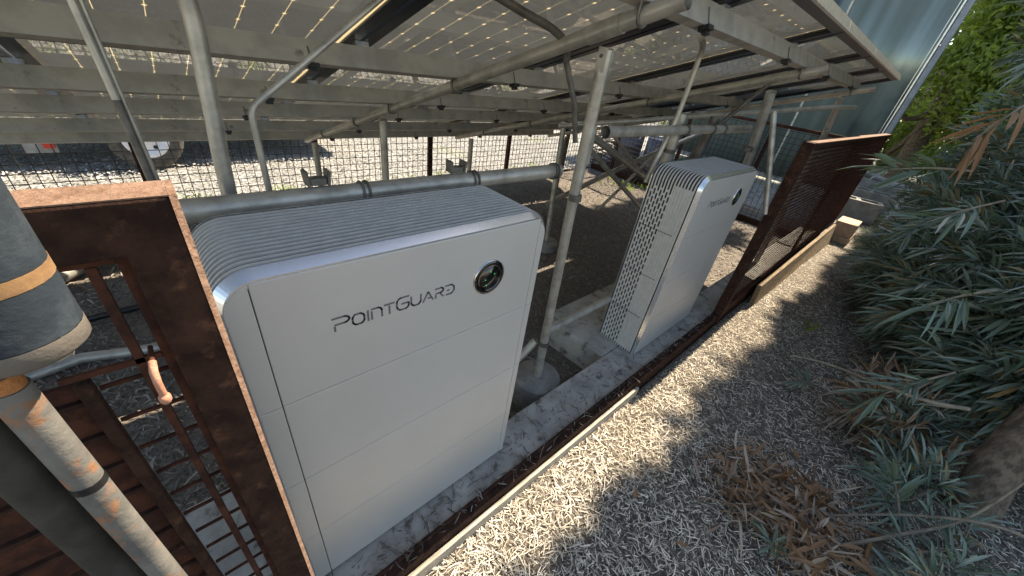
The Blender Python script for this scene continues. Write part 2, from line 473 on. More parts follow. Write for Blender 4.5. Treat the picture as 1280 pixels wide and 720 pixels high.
# concrete strip and pads
strip = structure(MB().box(-3, 6.4, -0.098, 0.112, -0.35, 0.0).build('concrete_strip', CONCRETE, bevel=0.008))
pad1 = structure(MB().box(-0.75, 0.60, 0.115, 0.50, -0.35, -0.003).build('concrete_pad', CONCRETE, bevel=0.008))
pad2 = structure(MB().box(1.50, 2.75, 0.115, 0.62, -0.35, -0.003).build('concrete_pad', CONCRETE, bevel=0.008))
edge = thing('steel_edging', 'rusty steel angle edging running along the concrete strip', 'edging', (0, -0.12, 0))
MB().box(-3, 6.4, -0.022, 0.018, -0.10, 0.012).build('flange', RUST, edge, bevel=0.003)
MB().box(-3, 6.4, 0.006, 0.019, 0.013, 0.026).build('lip', RUST, edge, bevel=0.003)
tag(MB().box(-3.0, 1.50, -0.163, -0.146, -0.16, -0.035).build('edging_board', STRIPW, bevel=0.003), 'pale sunlit edging board between rusty edging and mulch', 'edging')

# ================================================================== battery cabinets
def cabinet(name, label, x0, y0):
    W, D, H, R = 0.801, 0.272, 1.127, 0.071
    FI = 0.015
    root = thing(name, label, 'battery', (x0, y0, 0), 'battery cabinets on the concrete strip')
    zs = [0.012, 0.271, 0.536, 0.807, 1.109]
    def outline(inset, zbase=0.0, top=None, n=14):
        """left bottom -> up -> rounded top corners -> right bottom, as (x,z)"""
        t = H if top is None else top
        pts = [(inset, zbase)]
        r = R - inset
        for k in range(n + 1):
            a = math.pi - math.pi / 2 * k / n
            pts.append((R + r * math.cos(a), t - R + r * math.sin(a)))
        for k in range(n + 1):
            a = math.pi / 2 - math.pi / 2 * k / n
            pts.append((W - R + r * math.cos(a), t - R + r * math.sin(a)))
        pts.append((W - inset, zbase)); return pts
    # dark liner inside
    MB().prism(outline(0.0105, 0.004), 0.023, D - 0.004).build('inner_case', INNER, root)
    MB().prism(outline(0.001, 0.0), D - 0.004, D).build('back_plate', SILVER, root)
    # rim behind the face: a hoop of silver sheet 48 mm deep
    def hoop(mb, ya, yb, inset, th, fin=None):
        o1 = outline(inset); o2 = outline(inset + th)
        o1f = outline(inset if fin is None else fin); o2f = outline((inset if fin is None else fin) + th)
        b = len(mb.v); n = len(o1)
        for y, oo in ((ya, (o1f, o2f)), (yb, (o1, o2))):
            for o in oo:
                for p in o: mb.v.append((p[0], y, p[1]))
        def q(a, c, e, g, sm): mb.f.append((a, c, e, g)); mb.s.append(sm)
        for k in range(n - 1):
            A, B, C2, D2 = b + k, b + n + k, b + 2 * n + k, b + 3 * n + k
            q(C2, C2 + 1, A + 1, A, False)
            q(A, A + 1, B + 1, B, False); q(D2, D2 + 1, C2 + 1, C2, False); q(B, B + 1, D2 + 1, D2, False)
        for k in (0, n - 1):
            A, B, C2, D2 = b + k, b + n + k, b + 2 * n + k, b + 3 * n + k
            q(A, B, D2, C2, False)
        return mb
    hoop(MB(), 0.002, 0.022, 0.0, 0.012, FI - 0.001).build('rim', SILVER, root)
    hoop(MB(), 0.0222, 0.028, 0.006, 0.012).build('seam', INNER, root)
    # grille slats
    ns = 14
    pitch = (D - 0.028 - 0.006) / ns
    for k in range(ns):
        ya = 0.030 + k * pitch
        s = hoop(MB(), ya, ya + pitch * 0.40, 0.0, 0.0045).build('slat', SLAT, root)
    # bridges between the rear slats on both sides: staggered slots
    mb = MB()
    for k in range(6, ns - 1):
        ya = 0.030 + k * pitch + pitch * 0.36
        z = 0.02 + (0.022 if k % 2 else 0.0)
        while z < 1.03:
            for xa, xb in ((0.0012, 0.0095), (W - 0.0095, W - 0.0012)):
                mb.box(xa, xb, ya, ya + pitch * 0.64, z, z + 0.011)
            z += 0.044
    stuff(mb.build('slot_bridges', SLAT, root))
    for k in range(0, 6):
        ya = 0.030 + k * pitch + pitch * 0.36
        MB().box(0.0055, 0.0095, ya, ya + pitch * 0.64, 0.01, 1.05).build('side_rib', SLAT, root)
        MB().box(W - 0.0095, W - 0.0055, ya, ya + pitch * 0.64, 0.01, 1.05).build('side_rib', SLAT, root)
    # seams of the modules on the sides
    for z in zs[1:4]:
        mb = MB()
        mb.box(-0.0008, 0.002, 0.05, D - 0.002, z - 0.0012, z + 0.0012); mb.box(W - 0.002, W + 0.0008, 0.05, D - 0.002, z - 0.0012, z + 0.0012)
        mb.build('side_seam', INNER, root)
    # front covers
    xl, xr = 0.042 + FI, 0.745 + FI
    g = 0.0008
    for i in range(4):
        za, zb = zs[i] + g, zs[i + 1] - g
        MB().box(xl + g, xr - g, 0.0, 0.02, za, zb).build('front_panel', WHITE, root, bevel=0.0015)
        for (a, c, side) in ((FI, xl - g, -1), (xr + g, W - FI, 1)):
            if i < 3:
                MB().box(a, c, 0.0, 0.02, za, zb).build('corner_cover', WHITE, root, bevel=0.0015)
            else:
                rr = R - FI; n = 10; pts = []
                cz = zb - rr
                if side < 0:
                    pts = [(c, za), (a, za)]
                    lim = math.acos(max(-1, min(1, (a + rr - c) / rr)))
                    for k in range(n + 1):
                        t = k / n * (lim)
                        pts.append((a + rr - rr * math.cos(t), cz + rr * math.sin(t)))
                else:
                    pts = [(c, za), (a, za)]
                    lim = math.acos(max(-1, min(1, (a - (c - rr)) / rr)))
                    pts = [(a, za), (c, za)]
                    for k in range(n + 1):
                        t = k / n * lim
                        pts.append((c - rr + rr * math.cos(t), cz + rr * math.sin(t)))
                MB().prism(pts, 0.0, 0.02).build('corner_cover', WHITE, root, bevel=0.0012)
    MB().box(FI + .004, W - FI - .004, 0.010, 0.022, 0.014, 1.04).build('cover_backing', INNER, root)
    MB().box(0.012, W - 0.012, 0.006, D - 0.006, 0.0, 0.011).build('plinth', INNER, root)
    # display
    cx, cz = 0.571 + FI, 0.968
    d = MB().lathe([(0.0, -0.004), (0.036, -0.004), (0.0365, -0.003), (0.0365, 0.001)], 40, (cx, 0, cz), 'y').build('display', GLOSSBLACK, root)
    MB().lathe([(0.0365, -0.003), (0.0375, -0.0065), (0.050, -0.0045), (0.0515, -0.001), (0.0515, 0.002)], 48, (cx, 0, cz), 'y').build('ring', GLOSSBLACK, d)
    MB().lathe([(0.0505, -0.0042), (0.0525, -0.003), (0.053, 0.001)], 48, (cx, 0, cz), 'y').build('bezel', CHROME, d)
    for dx, dz in ((-0.014, -0.004), (0.002, 0.018), (0.016, 0.008), (-0.010, -0.022)):
        MB().lathe([(0.0, -0.0048), (0.0018, -0.0047), (0.0020, -0.004)], 10, (cx + dx, 0, cz + dz), 'y').build('indicator_light', LED, d)
    # lettering
    big, small = 0.034, 0.0265
    GL = [('P', .034, big, [[(0, .93), (.8, .93), (1, .78), (1, .6), (.8, .46), (.13, .46)], [(.1, .34), (.1, 0)]]),
          ('o', .025, small, [[(.22, 1), (.78, 1), (1, .75), (1, .25), (.78, 0), (.22, 0), (0, .25), (0, .75), (.22, 1)]]),
          ('i', .004, small, [[(.5, 1), (.5, 0)]]),
          ('n', .023, small, [[(0, 0), (0, .78)], [(0, 1), (.76, 1), (1, .76), (1, 0)]]),
          ('t', .023, small, [[(0, 1), (1, 1)], [(.5, .8), (.5, 0)]]),
          ('g', .030, big, [[(1, .96), (.24, .96), (0, .72), (0, .24), (.22, 0), (.8, 0), (1, .18), (1, .46), (.42, .46)]]),
          ('u', .025, small, [[(0, 1), (0, .25), (.22, 0), (.78, 0), (1, .25), (1, 1)]]),
          ('a', .027, small, [[(0, 0), (.5, 1), (1, 0)], [(.48, .3), (.8, .3)]]),
          ('r', .023, small, [[(0, 1), (.8, 1), (1, .86), (1, .66), (.82, .5), (.1, .5)], [(.08, .34), (.08, 0)], [(.55, .5), (1, 0)]]),
          ('d', .026, small, [[(0, 1), (.72, 1), (1, .7), (1, .3), (.72, 0), (.1, 0)], [(.22, .47), (.42, .47)]])]
    mb = MB(); x = 0.161 + FI; zb = 0.956; gap = 0.0062; hw = 0.0020
    for ch, w, h, strokes in GL:
        for st in strokes:
            P = [Vector((x + u * w, 0, zb + v * h)) for u, v in st]
            P3 = rounded(P, 0.003, 3) if len(P) > 2 else P
            for a, c in zip(P3[:-1], P3[1:]):
                dd = (c - a).normalized(); nn = Vector((-dd.z, 0, dd.x)) * hw; a2 = a - dd * hw * 0.5; c2 = c + dd * hw * 0.5
                b = len(mb.v)
                mb.v += [tuple(a2 - nn + Vector((0, -0.0006, 0))), tuple(c2 - nn + Vector((0, -0.0006, 0))), tuple(c2 + nn + Vector((0, -0.0006, 0))), tuple(a2 + nn + Vector((0, -0.0006, 0)))]
                mb.f.append((b, b + 1, b + 2, b + 3)); mb.s.append(False)
        x += w + gap
    lt = mb.build('lettering', INK, root)
    md = lt.modifiers.new('solid', 'SOLIDIFY'); md.thickness = 0.0004; md.offset = 1
    return root
cabinet('battery_cabinet', 'large white battery cabinet nearest the camera, beside the rusty gate', -0.213, 0.0)
cabinet('battery_cabinet', 'smaller looking white battery cabinet farther off beside the dark mesh fence', 1.669, 0.0)

# ================================================================== solar array
TILT = math.atan(0.323)
CT, ST = math.cos(TILT), math.sin(TILT)
def zplane(y, z0): return z0 - 0.323 * (y - 0.25)
Z_PUR = 1.597                   # underside of purlins at y=0.25
PH = 0.074                      # purlin depth
X_EDGES = [-1.47 + 0.975 * k for k in range(8)]
ROWS = [(-0.085, 1.305), (1.355, 2.772), (2.822, 3.76)]
CW, CH_ = 0.1125, 0.1165
cell_mb = MB()
a, c = 0.1105 / 2, 0.0072
cell_mb.prism([(-a, -a + c), (-a + c, -a), (a - c, -a), (a, -a + c), (a, a - c), (a - c, a), (-a + c, a), (-a, a - c)], 0, 0.0006)
_nt = CELL.node_tree
_t = _nt.nodes.new('ShaderNodeBsdfTranslucent'); _t.inputs[0].default_value = (0.54, 0.61, 0.80, 1)
_m = _nt.nodes.new('ShaderNodeMixShader'); _m.inputs[0].default_value = 0.52
_nt.links.new(_nt.nodes['Principled BSDF'].outputs[0], _m.inputs[1]); _nt.links.new(_t.outputs[0], _m.inputs[2]); _nt.links.new(_m.outputs[0], _nt.nodes['Material Output'].inputs[0])
CELL_MESH = bpy.data.meshes.new('cell')
CELL_MESH.from_pydata([(p[0], p[2] * 1.048, p[1]) for p in cell_mb.v], [], cell_mb.f); CELL_MESH.materials.append(CELL); CELL_MESH.update()
ordn = ['first', 'second', 'third', 'fourth', 'fifth', 'sixth', 'seventh']
rown = ['highest row', 'middle row', 'lowest row']
for r, (ya, yb) in enumerate(ROWS):
    LEN = (yb - ya) / CT
    for k in range(7):
        xa, xb = X_EDGES[k] + 0.009, X_EDGES[k + 1] - 0.009
        W = xb - xa
        root = thing('solar_panel', f'dark framed solar panel seen from below, {rown[r]}, {ordn[6 - k]} from the far end', 'solar panel', (xa, ya, zplane(ya, Z_PUR + PH / CT + 0.022)), 'solar panels of the tilted array')
        root.rotation_euler = (-TILT, 0, 0)
        fh, lip = 0.040, 0.046
        mb = MB()
        for (p0, p1, q0, q1) in ((0, W, 0, 0.002), (0, W, LEN - 0.002, LEN), (0, 0.002, 0.0021, LEN - 0.0021), (W - 0.002, W, 0.0021, LEN - 0.0021)):
            mb.box(p0, p1, q0, q1, 0.0, fh)
        for (p0, p1, q0, q1) in ((0.0022, W - 0.0022, 0.0022, lip), (0.0022, W - 0.0022, LEN - lip, LEN - 0.0022), (0.0022, lip, lip + 0.0002, LEN - lip - 0.0002), (W - lip, W - 0.0022, lip + 0.0002, LEN - lip - 0.0002)):
            mb.box(p0, p1, q0, q1, 0.0, 0.002)
        for (p0, p1, q0, q1) in ((0.0022, 0.011, 0.0022, LEN - 0.0022), (W - 0.011, W - 0.0022, 0.0022, LEN - 0.0022), (0.0112, W - 0.0112, 0.0022, 0.011), (0.0112, W - 0.0112, LEN - 0.011, LEN - 0.0022)):
            mb.box(p0, p1, q0, q1, fh - 0.016, fh - 0.002)
        mb.build('frame', FRAME, root)
        if r > 0:
            MB().box(0.0, W, -0.0026, -0.0006, -0.001, fh).build('edge_trim', ANODISED, root)
        if r == 0:
            MB().box(-0.004, W + 0.004, -0.012, -0.0006, -0.004, fh + 0.004).build('edge_trim', FRAME_ALU, root)
        MB().box(0.0025, W - 0.0025, 0.0025, LEN - 0.0025, 0.0330, 0.0345).build('front_sheet', TOPGLASS, root)
        gl = MB(); gl.v = [(0.0118, 0.0118, 0.0296), (W - 0.0118, 0.0118, 0.0296), (W - 0.0118, LEN - 0.0118, 0.0296), (0.0118, LEN - 0.0118, 0.0296)]; gl.f = [(0, 3, 2, 1)]; gl.s = [False]
        gl.build('back_glass', BACKGLASS, root)
        nc = 8; nr = int((LEN - 0.03) / CH_)
        x0 = W / 2 - CW * (nc - 1) / 2; y0 = LEN / 2 - CH_ * (nr - 1) / 2
        if r == 0 and k >= 1:
            for i in range(nc):
                for j in range(nr):
                    o = new_object('cell', CELL_MESH, None, root); o.location = (x0 + i * CW, y0 + j * CH_, 0.0308)
        else:
            mb = MB(); nv = len(CELL_MESH.vertices)
            vs = [v.co.copy() for v in CELL_MESH.vertices]; fs = [tuple(p.vertices) for p in CELL_MESH.polygons]
            for i in range(nc):
                for j in range(nr):
                    b = len(mb.v)
                    mb.v += [(v.x + x0 + i * CW, v.y + y0 + j * CH_, v.z + 0.0308) for v in vs]
                    mb.f += [tuple(b + q for q in f) for f in fs]; mb.s += [False] * len(fs)
            stuff(mb.build('cell_sheet', CELL, root))

PUR_Y = [0.06, 0.95, 1.60, 2.15, 2.88, 3.55]
PUR_L = ['topmost', 'second highest', 'third highest', 'fourth highest', 'second lowest', 'lowest']
for i, y in enumerate(PUR_Y):
    x1 = 4.62 if i != 3 else 4.5
    root = thing('purlin', f'{PUR_L[i]} grey steel channel beam carrying the solar panels', 'beam', (-1.5, y, zplane(y, Z_PUR)), 'beams under the solar panels')
    root.rotation_euler = (-TILT, 0, 0)
    Lx = x1 + 1.5
    MB().box(0, Lx, 0, 0.003, 0, PH).box(0, Lx, 0.0032, 0.042, 0, 0.003).box(0, Lx, 0.0032, 0.042, PH - 0.003, PH).box(0, Lx, 0.039, 0.042, 0.0032, 0.016).box(0, Lx, 0.039, 0.042, PH - 0.016, PH - 0.0032).build('channel', PURLIN, root)
    for k in range(8):
        xe = X_EDGES[k] + 1.5
        if -0.01 < xe - 0.03 and xe + 0.03 < Lx:
            MB().box(xe - 0.025, xe + 0.025, 0.008, 0.034, PH + 0.0005, PH + 0.0195).build('panel_clamp', FRAME_ALU, root)
    for k in range(6):
        xx = 1.80 + 0.97 * k - 0.02 * i
        if xx > Lx - 0.1: continue
        c1 = MB().box(xx - 0.02, xx + 0.02, -0.016, 0.02, -0.016, -0.001).box(xx - 0.014, xx + 0.014, -0.006, 0.010, -0.028, -0.016).build('clip', BLACK, root)
        MB().tube([(xx, -0.006, -0.002), (xx - 0.004, -0.005, 0.05)], 0.0018, 6).build('bolt', BLACK, c1)

RX = [0.90, 2.66, 4.40]
RL = ['nearest sloping grey pipe rafter ending open above the tall front post', 'middle sloping pipe rafter running over the farther battery cabinet', 'far sloping pipe rafter near the array end']
RR = 0.0235
def rz(y): return zplane(y, 1.5705)
for i, x in enumerate(RX):
    y0, y1 = -0.045, 3.46
    if i == 2: y0 = -0.07
    root = thing('rafter_pipe', RL[i], 'pipe', (x, y0, rz(y0)), 'sloping pipe rafters')
    v = Vector((0, y1 - y0, rz(y1) - rz(y0)))
    mb = MB(); mb.tube([(0, 0, 0), v], RR, 18, cap=False)
    mb.tube([v * 0.0, v * 1.0], RR - 0.004, 18, cap=False)
    mb.build('pipe', GALV if i < 2 else GALV, root)
    ring = MB()
    for k in range(18):
        a0, a1 = 2 * math.pi * k / 18, 2 * math.pi * (k + 1) / 18
    # U-bolts at the purlins
    for y in PUR_Y:
        if y1 - 0.05 < y: continue
        t = (y + 0.012 - y0) / (y1 - y0); p = v * t
        arc = [p + Vector((math.cos(a) * (RR + 0.004), 0, math.sin(a) * (RR + 0.004))) for a in np.linspace(math.pi, 2 * math.pi, 9)]
        arc = [arc[0] + Vector((0, 0, 0.05))] + arc + [arc[-1] + Vector((0, 0, 0.05))]
        MB().tube(arc, 0.0045, 8).build('u_bolt', GALV_DARK, root)
    t = (0.22 - y0) / (y1 - y0); p = v * t; dv = v.normalized()
    MB().tube([p - dv * 0.09, p + dv * 0.03], RR + 0.003, 18).build('clamp_sleeve', GALV, root)

# ------------------------------------------------------------------ posts
def post(name, label, pts, r, material=GALV, group='tube posts under the array', collars=(), cat='post', n=14):
    pts = [Vector(p) for p in pts]
    root = thing(name, label, cat, pts[0], group)
    MB().tube([p - pts[0] for p in pts], r, n).build('tube', material, root)
    for t in collars:
        q = (pts[-1] - pts[0])
        MB().tube([q * t - q.normalized() * 0.012, q * t + q.normalized() * 0.012], r + 0.004, n).build('collar', GALV_DARK, root)
    return root
def footing(label, x, y, r, z):
    o = thing('concrete_footing', label, 'footing', (x, y, -0.3), 'round concrete post footings')
    MB().lathe([(0.0, z + 0.3), (r * 0.96, z + 0.3), (r, z + 0.285), (r * 1.01, 0.0)], 40).build('drum', CONCRETE_DARK, o)
p = post('support_post', 'tall grey front post between the two battery cabinets', [(1.06, 0.25, -0.05), (1.035, 0.25, 0.5), (1.015, 0.25, 1.0), (0.985, 0.232, 1.545)], 0.0225, collars=(0.17, 0.68))
MB().tube([(-0.037, 0, 1.22), (-0.048, -0.003, 1.36)], 0.026, 14).build('splice', GALV, p)
for dx in (-0.020, 0.014):
    MB().bar((-0.070 + dx, -0.018, 1.53), (-0.078 + dx, -0.022, 1.60), 0.005, 0.034, (0, 1, 0)).build('bracket', GALV, p)
MB().tube([(-0.102, -0.02, 1.575), (-0.048, -0.02, 1.575)], 0.006, 8).build('bolt', GALV_DARK, p)
footing('round concrete footing under the tall front post', 1.06, 0.25, 0.135, -0.03)
post('support_post', 'thick front post behind the farther cabinet, holding the middle rafter', [(2.96, 0.20, -0.2), (2.90, 0.2, 1.1), (2.72, 0.2, 1.52)], 0.029, collars=(0.72, 0.8))
post('support_post', 'short front post holding the far rafter above the mesh fence', [(4.20, 0.05, -0.2), (4.13, 0.05, 1.27), (3.98, 0.05, 1.56)], 0.024)
post('support_post', 'thin sunlit pole standing between farther cabinet and mesh fence', [(2.69, -0.098, 0.83), (2.665, 0.015, 1.15), (2.65, 0.117, 1.42)], 0.017)
post('support_post', 'thin back post rising behind the near cabinet to the nearest rafter', [(0.9, 1.75, -0.25), (0.9, 1.75, 1.04)], 0.024)
post('support_post', 'rear post at the low end of the nearest rafter', [(0.93, 3.30, -0.25), (0.92, 3.3, 0.55)], 0.026)
post('support_post', 'mid post with round footing standing on shaded soil right of near cabinet', [(2.60, 1.62, -0.25), (2.66, 1.75, 1.05)], 0.026)
footing('round concrete footing on the shaded soil behind the near cabinet', 2.60, 1.62, 0.12, -0.10)
post('support_post', 'rear post at the low end of the middle rafter', [(2.69, 3.18, -0.25), (2.69, 3.18, 0.58)], 0.026)
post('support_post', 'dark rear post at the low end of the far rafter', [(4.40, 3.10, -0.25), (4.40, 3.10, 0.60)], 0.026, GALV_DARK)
post('support_post', 'thick upright post hugging the farther cabinet rear left corner', [(2.15, 0.45, -0.15), (2.12, 0.43, 1.34)], 0.032, collars=(0.86,))
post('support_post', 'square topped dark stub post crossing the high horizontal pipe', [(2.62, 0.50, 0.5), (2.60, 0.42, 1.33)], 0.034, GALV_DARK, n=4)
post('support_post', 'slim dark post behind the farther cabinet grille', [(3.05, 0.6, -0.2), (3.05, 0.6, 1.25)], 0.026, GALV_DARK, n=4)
post('support_post', 'thick scuffed grey post rising behind the near cabinet grille', smooth_path([(-0.12, 0.45, -0.2), (-0.106, 0.45, 1.0), (-0.092, 0.45, 1.30), (-0.083, 0.45, 1.44), (-0.085, 0.45, 1.535)], 5), 0.0168)
def hpipe(label, a, b, r, extra=()):
    a, b = Vector(a), Vector(b)
    root = thing('horizontal_pipe', label, 'pipe', a, 'horizontal pipes behind the cabinets')
    d = b - a
    MB().tube([(0, 0, 0), d], r, 20, cap=False).tube([(0, 0, 0), d], r - 0.004, 20, cap=False).build('pipe', GALV, root)
    for t in extra:
        p = d * t
        for dx in (-0.008, 0.008):
            arc = [p + Vector((dx, math.cos(u) * (r + 0.003), math.sin(u) * (r + 0.003))) for u in np.linspace(0, 2 * math.pi, 20)]
            MB().tube(arc, 0.0035, 6, cap=False).build('wire_tie', GALV_DARK, root)
    return root
hpipe('long horizontal pipe lying just behind the near cabinet top', (-1.2, 0.345, 1.112), (1.0, 0.345, 1.115), 0.0265, (0.63, 0.80, 0.985))
h2 = hpipe('high horizontal pipe with open end above the farther cabinet', (1.23, 0.32, 1.268), (3.02, 0.32, 1.28), 0.0245, (0.42, 0.62, 0.72))
def saddle(label, x):
    root = thing('pipe_saddle', label, 'bracket', (x, 0.345, 1.142), 'cradle brackets on the long pipe')
    MB().box(-0.02, 0.02, 0.0, 0.03, 0.0, 0.018).build('base', GALV_DARK, root, bevel=0.003)
    for s in (-1, 1):
        MB().prism([(s * 0.0202, 0.0), (s * 0.027, 0.0), (s * 0.031, 0.034), (s * 0.0235, 0.038)], -0.002, 0.032).build('ear', GALV_DARK, root)
saddle('small cradle bracket on the long pipe nearer the gate', 0.075)
saddle('small cradle bracket on the long pipe nearer the tall post', 0.50)
def brace(label, pts, r, material=GALV, name='brace_tube', cat='tube', group='brace tubes among the posts', rad=0.0):
    pts = [Vector(p) for p in pts]
    P = rounded(pts, rad, 7) if rad > 0 and len(pts) > 2 else pts
    o = MB().tube([q - pts[0] for q in P], r, 12).build(name, material); o.location = pts[0]
    return tag(o, label, cat, group)
brace('long thin brace tube rising to the right behind the tall front post', [(2.60, 1.72, 0.27), (3.63, 1.75, 0.495), (6.2, 1.75, 1.0)], 0.028)
brace('upper of two brace tubes sloping down right under the high pipe', [(2.05, 1.0, 1.11), (3.24, 1.0, 0.652)], 0.026)
brace('lower of two brace tubes sloping down right under the high pipe', [(2.0, 1.0, 1.06), (3.30, 1.0, 0.337)], 0.020)
brace('slim crossing tube between the far truss posts behind the far cabinet', [(3.05, 1.4, 0.25), (4.4, 1.4, 1.10)], 0.017)
brace('slim crossing tube leaning the other way behind the far cabinet', [(3.0, 1.5, 1.05), (4.4, 1.5, 0.30)], 0.017)
brace('low tube joining the tall post foot to the farther cabinet pad', [(1.08, 0.27, 0.275), (1.78, 0.28, 0.272)], 0.021)
brace('short tube stub crossing the foot of the tall post', [(0.94, 0.34, 0.06), (1.05, 0.31, 0.19)], 0.022)
brace('dark thin brace slanting from rafter down to the farther cabinet', [(2.90, 0.25, 1.615), (2.70, 0.42, 1.28), (2.60, 0.50, 1.03)], 0.014, GALV_DARK)
brace('thin rail tied along under the array toward the lit pole', [(1.95, 1.2, 1.12), (3.6, 0.02, 1.49), (4.25, -0.03, 1.52)], 0.016)
brace('bent conduit dropping from the top beam in front of the high pipe', [(1.76, 0.30, 1.67), (1.88, 0.33, 1.655), (1.905, 0.35, 1.35), (1.83, 0.37, 0.98)], 0.0135, GALV, 'conduit', 'conduit', 'electrical conduits', 0.06)
brace('long bent conduit coming down beside the thick scuffed post', [(0.42, 0.45, 1.648), (-0.02, 0.45, 1.30), (-0.018, 0.45, 1.06), (-0.018, 0.45, 0.2)], 0.0076, GALV, 'conduit', 'conduit', 'electrical conduits', 0.025)
brace('bright twin conduit crossing the beams above the rusty gate', [(-0.247, 0.45, 1.54), (-0.237, 0.45, 1.31)], 0.0066, GALV, 'conduit', 'conduit', 'electrical conduits')
brace('dark lower conduit continuing the bright one down to the gate top', [(-0.237, 0.452, 1.315), (-0.231, 0.452, 1.10), (-0.231, 0.452, 0.2)], 0.0072, GALV_DARK, 'conduit', 'conduit', 'electrical conduits')
brace('second strand of the bright conduit crossing the beams above gate', [(-0.236, 0.458, 1.54), (-0.228, 0.458, 1.31), (-0.221, 0.458, 1.1), (-0.221, 0.458, 0.2)], 0.0046, GALV, 'conduit', 'conduit', 'electrical conduits')
tag(MB().tube(smooth_path([(0.30, 0.38, 1.66), (0.58, 0.38, 1.628), (0.72, 0.37, 1.60), (0.85, 0.36, 1.575), (0.93, 0.36, 1.54), (0.965, 0.38, 1.50)], 6), 0.013, 10).build('cable_hose', GALV_DARK), 'dark curved flexible hose hanging under the solar panels', 'hose')
brace('flat metal strap hanging beside the tall post head', [(0.985, 0.40, 1.50), (1.06, 0.38, 1.36), (1.09, 0.36, 1.22)], 0.011, GALV_DARK, 'strap', 'strap')

# ================================================================== rusty gate at the left
G = -0.15
gate = thing('rusty_gate', 'rusty brown steel gate with bars, left of the near cabinet', 'gate', (-0.205, G - 0.022, 0.0))
def gx(mb, x0, x1, y0, y1, z0, z1): return mb.box(x0 + 0.205, x1 + 0.205, y0, y1, z0, z1)
MB().prism([(-0.895, 1.266), (-0.05, 1.266), (-0.05, 0.05), (-0.0034, 0.05), (-0.0034, 1.322), (-0.895, 1.322)], 0.0, 0.05).build('frame', RUST, gate, bevel=0.003)
PALE_SUNLIT_RUST = mat('pale_sunlit_rust', (0.27, 0.175, 0.13), 0.9, scale=55, color2=(0.17, 0.10, 0.07), lo=0.35, hi=0.65, bump=0.5, bscale=160, spec=0.15)  # paler rust for sun-facing edges; sunlit brightness painted into the colour
MB().box(-0.895, -0.0034, 0.001, 0.049, 1.3222, 1.3236).build('sunlit_edge', PALE_SUNLIT_RUST, gate)
MB().quad_strip_box([(-0.0032, 0.0, 0.05), (0.003, 0.0062, 0.05), (0.003, 0.049, 0.05), (-0.0032, 0.049, 0.05), (-0.0032, 0.0, 1.3236), (0.003, 0.0062, 1.3236), (0.003, 0.049, 1.3236), (-0.0032, 0.049, 1.3236)]).build('sunlit_edge', PALE_SUNLIT_RUST, gate)
gx(MB(), -1.10, -0.2552, 0.0, 0.042, 0.05, 0.12).build('bottom_rail', RUST, gate, bevel=0.003)
gx(MB(), -0.2645, -0.2553, 0.014, 0.030, 0.12, 1.266).build('inner_stop', RUST_DARK, gate)
gx(MB(), -1.10, -0.265, 0.014, 0.030, 1.256, 1.2658).build('inner_stop', RUST_DARK, gate)
gx(MB(), -0.345, -0.2648, 0.012, 0.016, 1.132, 1.139).build('cross_bar', RUST_DARK, gate)
gx(MB(), -0.287, -0.279, 0.012, 0.020, 0.12, 1.256).build('vertical_rod', RUST_DARK, gate)
gx(MB(), -0.338, -0.325, 0.008, 0.022, 0.12, 1.128).build('vertical_bar', RUST, gate, bevel=0.002)
z = 1.105
while z > 0.15:
    gx(MB(), -0.325, -0.2648, 0.024, 0.028, z - 0.002, z + 0.002).build('mesh_wire', RUST_DARK, gate)
    gx(MB(), -0.62, -0.3385, 0.017, 0.0235, z - 0.012, z - 0.006).build('slat', RUST, gate)
    z -= 0.0555
gx(MB(), -0.62, -0.34, 0.024, 0.030, 0.12, 1.12).build('back_sheet', RUST_DARK, gate)
hk = thing('gate_hook', 'short pinkish rusty hook handle hanging on the gate bars', 'handle', (-0.272, -0.168, 1.104))
hk.scale = (0.72, 0.8, 0.78)
MB().tube([(0, -0.016, 0.052), (-0.001, -0.032, 0.047), (-0.002, -0.036, 0.03), (-0.003, -0.035, 0.0)], [0.0052, 0.0054, 0.0052, 0.0050], 12).build('grip', mat('pinkish_rust', (0.50, 0.24, 0.16), 0.8, scale=60, color2=(0.36, 0.16, 0.10), bump=0.3, bscale=200), hk)
MB().lathe([(0.0, -0.012), (0.0055, -0.011), (0.0078, -0.006), (0.0078, 0.001), (0.0055, 0.005), (0.0, 0.006)], 14, (-0.003, -0.035, 0.0)).build('knob', bpy.data.materials['pinkish_rust'], hk)
MB().tube([(0, -0.018, 0.051), (0, 0.022, 0.051)], 0.0035, 8).build('pin', RUST_DARK, hk)

gp = thing('gate_post', 'rust streaked galvanised gate post in the near left corner', 'post', (-0.3238, -0.30, -0.1))
MB().tube([(0, 0, 0), (0, 0, 1.345)], 0.0108, 22).build('pipe', GALV_RUST, gp)
MB().tube([(0, 0, 1.3452), (0, 0, 1.357)], 0.0095, 22).build('weld_cap', mat('fresh_rust', (0.50, 0.20, 0.06), 0.85, scale=30, color2=(0.33, 0.12, 0.04), bump=0.5, bscale=150), gp)
MB().tube([(0, 0, 1.2262), (0, 0, 1.2345)], 0.0113, 22, cap=False).build('tape_band', BLACK, gp)
tag(MB().tube([(-0.352, -0.285, -0.1), (-0.352, -0.285, 1.225)], 0.0155, 22).build('hinge_post', mat('dark_pipe', (0.05, 0.046, 0.04), 0.7, 0.1, scale=20, color2=(0.03, 0.027, 0.023), bump=0.2, bscale=90, spec=0.25)), 'darker thick pipe beside the rust streaked gate post', 'post')
cy = thing('hinge_sleeve', 'blue grey metal cylinder with ochre band at the left edge', 'cylinder', (-0.3065, -0.30, 1.272))
MB().tube([(0, 0, 0.016), (0, 0, 0.052)], 0.0325, 30, cap=True).build('lower_tube', BLUEPIPE, cy)
